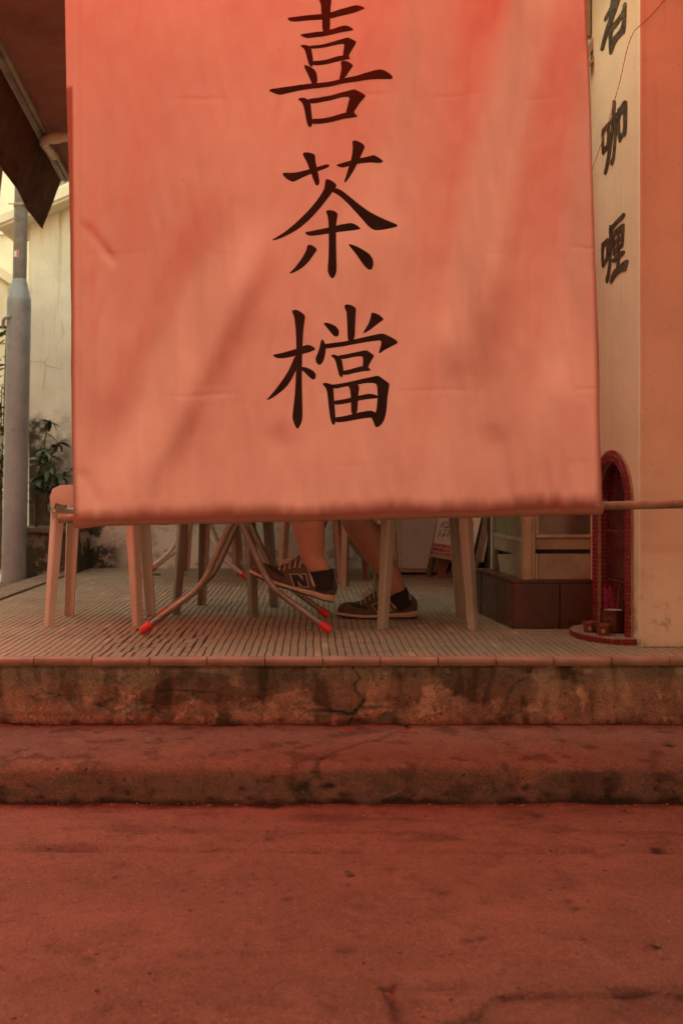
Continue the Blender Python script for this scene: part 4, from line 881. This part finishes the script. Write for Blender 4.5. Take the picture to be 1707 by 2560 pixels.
# ------------------------------------------------------------------ folding tables
def folding_table(label, cx, cy, s, mat, dy=.24):
    t = thing('folding_table', label, 'table', (cx, cy, 0), 0, 'folding tables under the roof')
    MB().lathe([(.40, .715), (.42, .718), (.42, .738), (.405, .742)], (0, 0, 0), 40).build('tabletop', MT['tabletop'], t, True, world=False)
    for sy in (-1, 1):
        for sx in (-1, 1):
            y = sy * dy + sx * .006 + sx * .012 * 0
            p = [(sx * .375 * s, y, .020), (sx * .137 * s, y, .195), (sx * .01, y + sx * .014, .470), (-sx * .18, y + sx * .014, .712)]
            P = bend(p, .07, 8); lg = MB().tube(P, .0128, 12).build('leg', MT[mat], t, True, world=False)
            d = (Vector(p[1]) - Vector(p[0])).normalized(); a = Vector(p[0])
            MB().tube([a - d * .006, a - d * .003, a + d * .045, a + d * .047], [.013, .0175, .0178, .0145], 14).build('foot_cap', MT['redcap'], lg, True, world=False)
    mb = MB(); mb.tube([(-.17, -dy, .700), (-.17, dy, .700)], .011, 10); mb.build('cross_tube', MT[mat], t, True, world=False)
    mb = MB(); mb.tube([(.17, -dy, .700), (.17, dy, .700)], .011, 10); mb.build('cross_tube', MT[mat], t, True, world=False)
    return t
folding_table('folding table on crossed steel tube legs with red rubber feet beside the lifted sneaker', -.295, 4.235, 1., 'chrome')
folding_table('folding table with chipped white tube legs by the mouldy wall', -.735, 6.50, .92, 'whitetube')
folding_table('folding table with grey green tube legs behind the bare shins', .155, 6.62, .92, 'greentube')

# ------------------------------------------------------------------ white freezer, menu boards, box
fz = thing('freezer', 'white enamel freezer standing against the back wall', 'freezer', (.8, 6.98, 0))
MB().box(.592, 1.06, 6.70, 7.24, .018, .86).build('body', MT['white'], fz, True, .028, 5)
MB().box(.588, 1.064, 6.695, 7.242, .866, .93).build('lid', MT['white'], fz, True, .02, 4)
MB().box(.61, 1.04, 6.73, 7.2, -.002, .02).build('base', MT['dark'], fz)
bx = thing('cardboard_box', 'small tan cardboard box behind the menu board legs', 'box', (.93, 6.62, 0))
mb = MB(); mb.box(.845, 1.0, 6.56, 6.69, 0, .19); mb.build('carton', MT['plastic2'], bx, False, .003)
MB().box(.838, 1.007, 6.553, 6.557, .12, .19).build('flap', MT['plastic2'], bx)
BP = Plane2((.805, 6.55), (1.024, 6.2))
mbd = thing('menu_board', 'menu board on a wooden easel with red chequered band and black writing', 'sign', (.9, 6.4, 0))
def pquad(pl, q, o0, o1, name, m, par, bev=0):
    mb = MB(); mb.hexa([pl.px(x, y, o0) for x, y in q], [pl.px(x, y, o1) for x, y in q]); return mb.build(name, MT[m], par, False, bev)
sheet = pquad(BP, [(1132,1130),(1244,1130),(1181,1400),(1080,1385)], .006, .012, 'panel', 'paper', mbd)
pquad(BP, [(1128,1130),(1137,1130),(1074,1447),(1062,1447)], -.02, .004, 'leg', 'wood', mbd, .002)
pquad(BP, [(1241,1130),(1250,1130),(1188,1452),(1176,1452)], -.02, .004, 'leg', 'wood', mbd, .002)
pquad(BP, [(1079,1383.5),(1181,1398.5),(1180,1408),(1077.5,1391)], -.01, .022, 'ledge', 'alu', mbd, .002)
pquad(BP, [(1107,1391),(1111,1391),(1085,1447),(1080,1447)], -.10, -.085, 'strut', 'dark', mbd)
def bmap(a, y):                                           # a across the sheet, y photo row
    xl = lerp(1132, 1080, (y - 1130) / 255); xr = lerp(1244, 1181, (y - 1130) / 270); return (lerp(xl, xr, a), y + 15 * a)
r2 = random.Random(5); ma, mr, mi = MB(), MB(), MB()
for row, (ya, yb) in enumerate(((1357, 1366), (1367.5, 1376), (1377.5, 1383.5))):
    for c_ in range(24):
        a0, a1 = c_ / 24 + .004, (c_ + 1) / 24 - .004; q = [bmap(a0, ya), bmap(a1, ya), bmap(a1, yb), bmap(a0, yb)]
        (mi if r2.random() < .28 else mr).add([BP.px(x, y, .0128) for x, y in q], [(0,1,2,3)])
for y0_, nch, xs0 in ((1300, 4, .10), (1321, 6, .06), (1292, 2, .62)):
    for c_ in range(nch):
        for st in range(7):
            a = xs0 + c_ * .105 + r2.uniform(0, .07); yy = y0_ + r2.uniform(0, 15); hz = r2.random() < .5
            q = [(a, yy), (a + (.05 if hz else .010), yy - (.5 if hz else 0)), (a + (.05 if hz else .006), yy + (1.3 if hz else 7)), (a - (0 if hz else .006), yy + (1.5 if hz else 7))]
            mi.add([BP.px(*bmap(u, v), .0130 + st * .00008) for u, v in q], [(0,1,2,3)])
mr.build('chequered_band', MT['redprint'], sheet); mi.build('writing', MT['ink'], sheet)
lb = thing('leaning_board', 'thin framed board leaning behind the menu board next to the shopfront door', 'board', (1.05, 6.1, 0))
BQ = Plane2((1.02, 6.12), (1.10, 6.05))
pquad(BQ, [(1240,1130),(1262,1130),(1208,1405),(1188,1404)], -.012, .0, 'panel', 'wood', lb)
pquad(BQ, [(1258,1130),(1263,1130),(1209,1405),(1205,1405)], -.012, .008, 'edge_strip', 'alu', lb)
ip = MB(); ip.lathe([(.10, .0), (.10, .004), (.095, .006)], (-1.10, 6.72, .0), 30, sq=.8); tag(ip.build('drain_plate', MT['iron'], None, True), 'flat rusty iron plate lying on the tiles near the mouldy wall', 'plate')

# ------------------------------------------------------------------ grey post and shrub
def lean(z): return Vector((-1.965 + .020 * z, 6.62, 0))
ps = thing('steel_post', 'thick grey painted steel post with a narrower rusty pipe above', 'post', (-1.965, 6.62, -.03))
def lprof(prof, n=32):
    return MB().sections([[lean(z) + Vector((r*math.cos(2*math.pi*j/n), r*math.sin(2*math.pi*j/n), z)) for j in range(n)] for r, z in prof])
lprof([(.083, -.04), (.081, .02), (.079, 1.0), (.078, 1.81), (.077, 1.84), (.072, 1.855), (.047, 1.965), (.044, 1.975)]).build('sleeve', MT['post'], ps, True)
lprof([(.0445, 1.94), (.0445, 2.40), (.043, 3.6)]).build('upper_pipe', MT['rustpost'], ps, True)
cl = lprof([(.049, 2.455), (.049, 2.475)]).build('clamp', MT['bar'], ps, True)
MB().tube([lean(2.465) + Vector((-.075, -.03, 2.468)), lean(2.465) + Vector((.06, -.05, 2.462))], .004, 8).build('bolt', MT['bar'], cl, True)
mb = MB(); mb.sections([[lean(z) + Vector((.0452*math.sin(a), -.0452*math.cos(a), z)) for a in spread(-.75, .05, 8)] for z in (2.115, 2.155)], closed=False); st_ = mb.build('sticker', MT['sticker'], ps)
mb = MB(); mb.sections([[lean(z) + Vector((.0456*math.sin(a), -.0456*math.cos(a), z)) for a in spread(-.22, .0, 5)] for z in (2.118, 2.152)], closed=False); mb.build('red_stripe', MT['redprint'], st_)
MB().tube(bend([lean(1.7) + Vector((-.03, -.075, 1.715)), lean(1.7) + Vector((-.085, -.06, 1.705)), lean(1.7) + Vector((-.095, -.03, 1.65))], .03), .011, 10).build('hook', MT['post'], ps, True)

def leaf_mesh(l=.075, wd=.016):
    mb = MB(); n = 6
    for i in range(n + 1):
        t = i / n; ww = wd * math.sin(math.pi * min(1, t * .92 + .06)) ** .8; z = -.35 * l * t * t
        mb.v += [(l * t, -ww, z + .15 * ww), (l * t, 0, z - .10 * ww), (l * t, ww, z + .15 * ww)]
    for i in range(n): a = i * 3; mb.f += [(a, a+3, a+4, a+1), (a+1, a+4, a+5, a+2)]
    return mb
def shrub(name, label, base, stems, seed, nleaf):
    t = thing(name, label, 'shrub', base); rg = random.Random(seed); src_ = None
    for (dx, dy, hz_) in stems:
        pth = [Vector((0, 0, 0)), Vector((dx * .35, dy * .4, hz_ * .45)), Vector((dx, dy, hz_)), Vector((dx * 1.35, dy * 1.1, hz_ * 1.02))]; P = bend(pth, .2, 5)
        MB().tube(P, [lerp(.007, .002, i / (len(P) - 1)) for i in range(len(P))], 6).build('stem', MT['stem'], t, True, world=False)
        for k in range(nleaf):
            f = rg.uniform(.42, 1.) * (len(P) - 1); p = P[int(f)].lerp(P[min(int(f) + 1, len(P) - 1)], f % 1)
            o = leaf_mesh().build('leaf', MT['leaf'], t, 'all', world=False) if src_ is None else inst(src_, t); src_ = src_ or o
            o.location = p; o.rotation_euler = (rg.uniform(-.5, .5), rg.uniform(-.5, .6), rg.uniform(0, 6.28)); sc = rg.uniform(.7, 1.35); o.scale = (sc, sc, sc)
    return t
shrub('shrub', 'dark leafy shrub growing between the grey post and the mouldy wall', (-1.92, 6.98, .30), [(.10,-.05,.42),(.16,-.02,.38),(.07,.05,.75),(.05,-.03,.55),(.2,-.04,.30),(.24,-.02,.42),(.13,.03,.6),(.02,-.06,.35)], 4, 20)
shrub('tall_shrub', 'taller shrub in the alley peeking out beside the grey post', (-2.22, 7.15, 0), [(.02,-.03,1.3),(.06,.02,1.0),(-.06,.0,1.55),(.03,-.05,.8),(-.02,.03,.6),(.05,-.02,1.7),(.0,.02,1.15)], 9, 26)

# ------------------------------------------------------------------ offerings in the niche
def potxy(px, py, d): p = W(px, py, d); return p.x, p.y
x_, y_ = potxy(1531, 1587, 3.93)
pot = thing('incense_pot', 'glossy maroon pot holding incense sticks in the shrine niche', 'pot', (x_, y_, .024))
MB().lathe([(.036, 0), (.043, .004), (.048, .02), (.049, .055), (.047, .078), (.0495, .083), (.0495, .090), (.045, .090), (.044, .080)], (0, 0, 0), 36, caps=False).build('bowl', MT['pot'], pot, True, world=False)
mb = MB(); mb.lathe([(.0445, .082), (.03, .0895), (.0, .0915)], (0, 0, 0), 24, caps=False); mb.build('ash', MT['ash'], pot, True, world=False)
MB().lathe([(.0, .002), (.037, .002)], (0, 0, 0), 24, caps=False).build('base', MT['pot'], pot, world=False)
rg = random.Random(12)
for i in range(17):
    a = rg.uniform(0, 6.28); r = .028 * math.sqrt(rg.random()); h_ = rg.uniform(.06, .105); tx, ty = rg.uniform(-.012, .012), rg.uniform(-.012, .012)
    b0 = Vector((x_ - .006 + r * math.cos(a), y_ + r * math.sin(a), .108))
    o = MB().tube([b0, b0 + Vector((tx, ty, h_))], .0017, 6).build('incense_stick', MT['stick'])
    tag(o, 'thin magenta incense stick standing in the ash of the maroon pot', 'incense stick', 'incense sticks in the maroon pot')
for k, (px, d, lab) in enumerate(((1474, 3.93, 'small rust brown offering cup with gold diamond on the shelf, farther from the big pot'), (1507, 3.855, 'small rust brown offering cup with gold diamond right against the maroon pot'))):
    p = W(px, 1588, d); c = thing('offering_cup', lab, 'cup', (p.x, p.y, .0242), 0, 'offering cups on the shelf')
    MB().lathe([(.020, 0), (.0235, .003), (.0275, .028), (.029, .034), (.031, .036), (.031, .042), (.027, .042), (.025, .030), (.0, .028)], (0, 0, 0), 30, caps=False).build('bowl', MT['smallpot'], c, True, world=False)
    dirc = Vector((-p.x, -p.y, 0)).normalized(); sd = Vector((dirc.y, -dirc.x, 0))
    mb = MB(); q = [dirc * .0275 + Vector((0, 0, .008)), dirc * .0262 + sd * .009 + Vector((0, 0, .018)), dirc * .0295 + Vector((0, 0, .028)), dirc * .0262 - sd * .009 + Vector((0, 0, .018))]
    mb.hexa(q, [v_ + dirc * .0015 for v_ in q]); mb.build('diamond_emblem', MT['gold'], c, world=False)
# red offering envelope tucked against the near jamb
mb = MB(); q = [PP.at(UC - RI + .012, z, o) for z, o in ((.10, -.02), (.24, -.015), (.24, -.055), (.10, -.06))]; mb.hexa(q, [p + t3 * .004 for p in q])
tag(mb.build('red_envelope', MT['redpaper'], None, False, .001), 'red paper envelope tucked inside the near side of the shrine niche', 'envelope')

# ------------------------------------------------------------------ person
SL = .362
HT = [(0,.19),(.05,.262),(.10,.300),(.14,.298),(.19,.25),(.25,.222),(.32,.245),(.40,.315),(.47,.355),(.53,.345),(.60,.285),(.68,.225),(.76,.190),(.85,.178),(.92,.165),(.965,.135),(1.0,.085)]
WT = [(0,.055),(.04,.092),(.12,.112),(.28,.112),(.42,.118),(.58,.138),(.72,.150),(.84,.142),(.92,.122),(.965,.092),(1.0,.050)]
def spring(x): return .035 * sstep(.62, 1.05, x) + .012 * sstep(.12, -.02, x)
def side_y(x, z, n=2.7):
    z0 = .045; h_ = interp(HT, x); t = clamp((z - z0) / max(h_ - z0, .01), 0, 1); return interp(WT, x) * (1 - t ** n) ** (1 / n) * (1 - .10 * t)
def shoe(label, M, parent, mirror=1):
    root = bpy.data.objects.new('sneaker', None)
    mb = MB(); secs = []
    for i in range(41):
        x = i / 40; h_ = interp(HT, x); z0 = .045; wv = interp(WT, x); ring_ = []
        for k in range(25):
            a = math.pi * k / 24; c, s = math.cos(a), math.sin(a); e = 2 / 2.7
            yy = wv * (abs(c) ** e) * (1 if c > 0 else -1); zz = z0 + (h_ - z0) * (abs(s) ** e); yy *= 1 - .10 * (zz - z0) / max(h_ - z0, .01)
            ring_.append(M @ (Vector((-x, yy, zz + spring(x))) * SL))
        secs.append(ring_)
    mb.sections(secs, closed=False); mb.f.append(tuple(range(25))); mb.f.append(tuple(40 * 25 + k for k in range(25)))
    up = mb.build('sneaker', MT['suede'], parent, 'all', world=True)
    if label: up['label'] = label
    def sole(z0f, z1f, grow, mat, name):
        out = [(x / 30, -1) for x in range(31)] + [(x / 30, 1) for x in range(30, -1, -1)]; rings = []
        for f, gr in ((0, -.008), (.25, 0), (.8, 0), (1, -.004)):
            rr = []
            for x, s in out:
                wv = interp(WT, x) + grow + gr; xx = x * (1 + 2 * grow) - grow; rr.append(M @ (Vector((-xx, s * wv, lerp(z0f(x), z1f(x), f) + spring(x))) * SL))
            rings.append(rr)
        mb = MB(); mb.sections(rings); return mb.build(name, MT[mat], up, True)
    sole(lambda x: .0, lambda x: .016, .006, 'outsole', 'outsole')
    sole(lambda x: .0165, lambda x: lerp(.085, .048, sstep(0, .6, x)), .010, 'midsole', 'midsole')
    def conv(zx, zy):
        sx, sy = 500 + zx / 3.136 - 830.2, 1250 + zy / 3.136 - 1507.2; return ((-.951 * sx - .309 * sy) / 221.6, (.309 * sx - .951 * sy) / 221.6)
    def panel(poly, mat, name, off, sides=(-1,), ch=1):
        mb = MB()
        for s in sides:
            P_ = chaikin([conv(*p) for p in poly], ch) if ch else [conv(*p) for p in poly]
            v2, f2 = flat_poly([P_], .02); vv = []
            for x, z in v2:
                z -= spring(x); z = max(z, .05); vv.append(M @ (Vector((-x, s * (side_y(x, min(z, interp(HT, x) - .004)) + off), min(z, interp(HT, x) - .002) + spring(x))) * SL))
            mb.add(vv, f2)
        return mb.build(name, MT[mat], up, 'all')
    B = (-1, 1)
    panel([(690,500),(760,470),(800,470),(835,520),(850,580),(880,650),(880,690),(760,690),(700,680),(690,560)], 'suede', 'saddle', .003, B)
    panel([(790,455),(815,458),(850,500),(872,560),(884,605),(905,650),(1000,632),(1005,648),(890,676),(868,640),(845,560),(818,500),(785,480)], 'greyleather', 'quarter_trim', .007, B)
    panel([(862,566),(886,552),(905,595),(935,622),(985,640),(905,657),(880,625)], 'mesh_black', 'quarter_mesh', .0062, B)
    panel([(940,606),(985,578),(1018,564),(1038,585),(1042,632),(1005,642),(965,636)], 'greyleather', 'heel_tab', .0075, B)
    panel([(515,497),(600,528),(640,558),(662,584),(640,588),(590,562),(535,527)], 'mesh_black', 'toe_mesh', .005, B)
    panel([(880,742),(908,716),(950,708),(1035,712),(1035,748),(960,756)], 'suede', 'heel_counter', .009, B)
    for b_ in B: panel([(694,566),(768,566),(792,592),(783,566),(824,566),(850,672),(792,673),(768,645),(776,676),(730,676)], 'greyleather', 'logo_edging', .0075, (b_,), 0)
    for b_ in B: panel([(703,572),(762,572),(803,622),(797,595),(790,572),(818,572),(842,666),(797,667),(757,618),(764,645),(770,670),(737,670)], 'mesh_black', 'letter_logo', .0095, (b_,), 0)
    for k in range(5):
        x = .50 + .052 * k; mb = MB(); pts_ = []
        for a in spread(R(40), R(140), 8):
            e = 2 / 2.7; h_ = interp(HT, x + .01 * math.sin(a * 3)); wv = interp(WT, x)
            pts_.append(M @ (Vector((-x - .015 * math.cos(a), wv * abs(math.cos(a)) ** e * (1 if math.cos(a) > 0 else -1) * .92, .045 + (h_ - .045) * abs(math.sin(a)) ** e + .012 + spring(x))) * SL))
        mb.tube(pts_, .0032, 6); mb.build('lace', MT['greyleather'], up, True)
    for s in (-1, 1):
        b0 = Vector((-.54, s * .02, .345)); lp = [b0, b0 + Vector((-.04, s * .07, .02)), b0 + Vector((-.13, s * .11, -.075)), b0 + Vector((-.16, s * .06, -.07)), b0 + Vector((-.05, 0, .0))]
        MB().tube([M @ (p * SL) for p in bend(lp, .05, 5)], .003, 6).build('lace_bow', MT['greyleather'], up, True)
    return up

HB = W(830.5, 1507, 4.12)
ML = Matrix.Translation(HB) @ Matrix.Rotation(R(18), 4, 'Y') @ Matrix.Rotation(R(2), 4, 'Z')
p = W(1043, 1537, 4.52); MR = Matrix.Translation(Vector((p.x, 4.52, .004))) @ Matrix.Rotation(R(-1.0), 4, 'Y') @ Matrix.Rotation(R(-4), 4, 'Z')
person = thing('person', 'seated person with bare shins, black socks and grey sneakers behind the banner', 'person', (.5, 4.36, 0))
def skin(name, V, E, mat, parent, sub=2, root=0):
    me = bpy.data.meshes.new(name); me.from_pydata([v[:3] for v in V], E, []); me.materials.append(mat)
    o = bpy.data.objects.new(name, me); COL.objects.link(o); o.parent = parent; o.location = -parent.location if parent.type == 'EMPTY' else (0, 0, 0)
    m = o.modifiers.new('skin', 'SKIN'); m.use_smooth_shade = True; o.modifiers.new('sub', 'SUBSURF').levels = sub; o.modifiers['sub'].render_levels = sub
    for i, v in enumerate(V):
        d = me.skin_vertices[0].data[i]; r = v[3] if len(v) > 3 else .05; d.radius = (r, v[4] if len(v) > 4 else r); d.use_root = (i == root)
    return o
V = [(.52,4.36,.63,.13,.10),(.53,4.36,.76,.125,.10),(.54,4.36,.92,.14,.11),(.53,4.36,1.06,.15,.11),(.51,4.36,1.15,.07,.06),(.49,4.36,1.21,.055,.052),(.47,4.36,1.27,.075,.07),(.46,4.36,1.36,.088,.075),(.47,4.36,1.43,.06,.055)]
E = [(i, i + 1) for i in range(8)]
def chain(start, pts_):
    k = start
    for q in pts_: V.append(q); E.append((k, len(V) - 1)); k = len(V) - 1
    return k
aL = ML @ (Vector((-.20, 0, .24)) * SL); aR = MR @ (Vector((-.22, 0, .24)) * SL)
chain(0, [(.46,4.25,.61,.09),(.22,4.17,.64,.085),(.0,4.12,.655,.075),(-.022,4.115,.60,.071),(-.016,4.115,.50,.078),(-.004,4.118,.42,.074),(.008,4.12,.34,.060),(.016,4.12,.275,.053),(aL.x,aL.y,aL.z+.03,.048),(aL.x-.02,aL.y,aL.z-.01,.040)])
chain(0, [(.48,4.46,.61,.09),(.33,4.47,.595,.085),(.19,4.47,.55,.075),(.19,4.475,.48,.076),(.235,4.48,.42,.084),(.285,4.49,.335,.074),(.335,4.50,.25,.058),(.375,4.51,.185,.049),(aR.x,aR.y,aR.z+.015,.045),(aR.x-.02,aR.y,aR.z-.01,.040)])
for s in (-1, 1):
    w_ = chain(3, [(.53,4.36+s*.17,1.06,.060),(.44,4.36+s*.21,.84,.046),(.36,4.36+s*.215,.765,.043),(.22,4.36+s*.17,.775,.034),(.155,4.36+s*.15,.775,.028,.022),(.105,4.36+s*.145,.772,.036,.014),(.072,4.36+s*.143,.770,.034,.013)])
    for q, (fy, L_) in enumerate(((-.026,.062),(-.009,.074),(.009,.070),(.025,.056))):
        chain(w_, [(.066,4.36+s*.143+fy,.771,.0095),(.066-L_*.5,4.36+s*.143+fy*1.15,.774,.009),(.066-L_,4.36+s*.143+fy*1.2,.758,.0075)])
    chain(w_ - 1, [(.118,4.36+s*.112,.769,.0105),(.085,4.36+s*.094,.768,.0095),(.062,4.36+s*.088,.764,.008)])
skin('body', V, E, MT['skin'], person, 2)
sV = [(.52,4.36,.67,.155,.13),(.53,4.36,.78,.155,.13),(.54,4.36,.93,.165,.13),(.53,4.36,1.065,.165,.12),(.515,4.36,1.13,.085,.075)]; sE = [(i, i + 1) for i in range(4)]
for s in (-1, 1): sV += [(.53,4.36+s*.18,1.06,.078),(.465,4.36+s*.218,.92,.068)]; n_ = len(sV); sE += [(3, n_ - 2), (n_ - 2, n_ - 1)]
skin('shirt', sV, sE, MT['shirt'], person)
skin('shorts', [(.52,4.36,.63,.12,.13),(.45,4.25,.615,.105),(.22,4.17,.65,.100),(.08,4.135,.66,.09),(.47,4.46,.615,.105),(.33,4.47,.60,.10),(.25,4.47,.585,.092)], [(0,1),(1,2),(2,3),(0,4),(4,5),(5,6)], MT['shorts'], person)
hr = MB(); hr.grid(20, 12, lambda u, v: (.475 + .095 * math.sin(v * 1.75) * math.cos(u * 6.283), 4.36 + .092 * math.sin(v * 1.75) * math.sin(u * 6.283), 1.365 + .115 * math.cos(v * 1.75))); hr.build('hair', MT['hair'], person, 'all')
for ml, ax, dirn in ((ML, aL, Vector((-.10, 0, 1))), (MR, aR, Vector((-.55, 0, 1)))):
    d = dirn.normalized(); a = ax
    MB().tube([a - d * .05, a - d * .02, a + d * .012, a + d * .03, a + d * .034, a + d * .03], [.050, .051, .0505, .052, .051, .047], 20, caps=False).build('sock', MT['sock'], person, True)
shoe('grey brown sneaker lifted off the floor', ML, person); shoe('grey brown sneaker flat on the tiles', MR, person)

# ------------------------------------------------------------------ litter
def litter_leaf(label, px, py, l, rz, m='dryleaf', zoff=.004, lvl=GZ):
    d = FPX * (H - lvl) / (py - CY); p = W(px, py, d); o = leaf_mesh(l, l * .28).build('fallen_leaf', MT[m], None, 'all')
    o.location = (p.x, p.y, lvl + zoff + .12 * l); o.rotation_euler = (.15, .1, rz); return tag(o, label, 'leaf', 'dry leaves on the street')
litter_leaf('curled yellow brown leaf lying near the broken slab', 1620, 2368, .042, .2)
litter_leaf('dark flat leaf on the street slab below the tread crack', 860, 2188, .032, .1, 'stem')
litter_leaf('small brown leaf at the foot of the lower step', 1555, 2035, .028, 1.1, 'redpaper', .008)
litter_leaf('small dark leaf on the lower tread close to the stained end', 1465, 1872, .022, .5, 'stem', .004, TZ)
litter_leaf('long dark leaf on the lower tread nearest the frame edge', 1655, 1862, .050, -.2, 'stem', .004, TZ)
def twig(label, px, py, l, rz, lvl):
    d = FPX * (H - lvl) / (py - CY); p = W(px, py, d); v_ = Vector((math.cos(rz), math.sin(rz), 0)) * l / 2; c = Vector((p.x, p.y, lvl + .006))
    tag(MB().tube([c - v_, c + Vector((0, .004, .002)), c + v_], .0028, 6).build('twig', MT['wire'], None, True), label, 'twig', 'twigs on the lower tread')
twig('thin reddish twig on the tread in front of the cracked riser', 870, 1833, .06, .3, TZ); twig('thin straight twig on the tread below the black riser hole', 1022, 1835, .055, .0, TZ)
rg = random.Random(21); mb = MB()
for i in range(420):
    k = rg.random(); x = rg.uniform(-1.2, 1.35)
    if k < .42: y, lv = Y1 - abs(rg.gauss(0, .016)) - .008, GZ + .008
    elif k < .7: y, lv = Y0 - abs(rg.gauss(0, .02)) - .018, TZ + .002
    else: y, lv = rg.uniform(1.7, 2.95), GZ + .003
    r = rg.uniform(.0012, .0042); c = Vector((x, y, lv + r * .4)); q = [Vector((rg.gauss(0, 1), rg.gauss(0, 1), rg.gauss(0, .7))).normalized() * r * rg.uniform(.7, 1.5) for _ in range(4)]
    mb.add([c + v_ for v_ in q], [(0,1,2),(0,2,3),(0,3,1),(1,3,2)])
tag(mb.build('grit', MT['debris']), 'loose grit and crumbs along the foot of the steps', 'grit', kind='stuff')
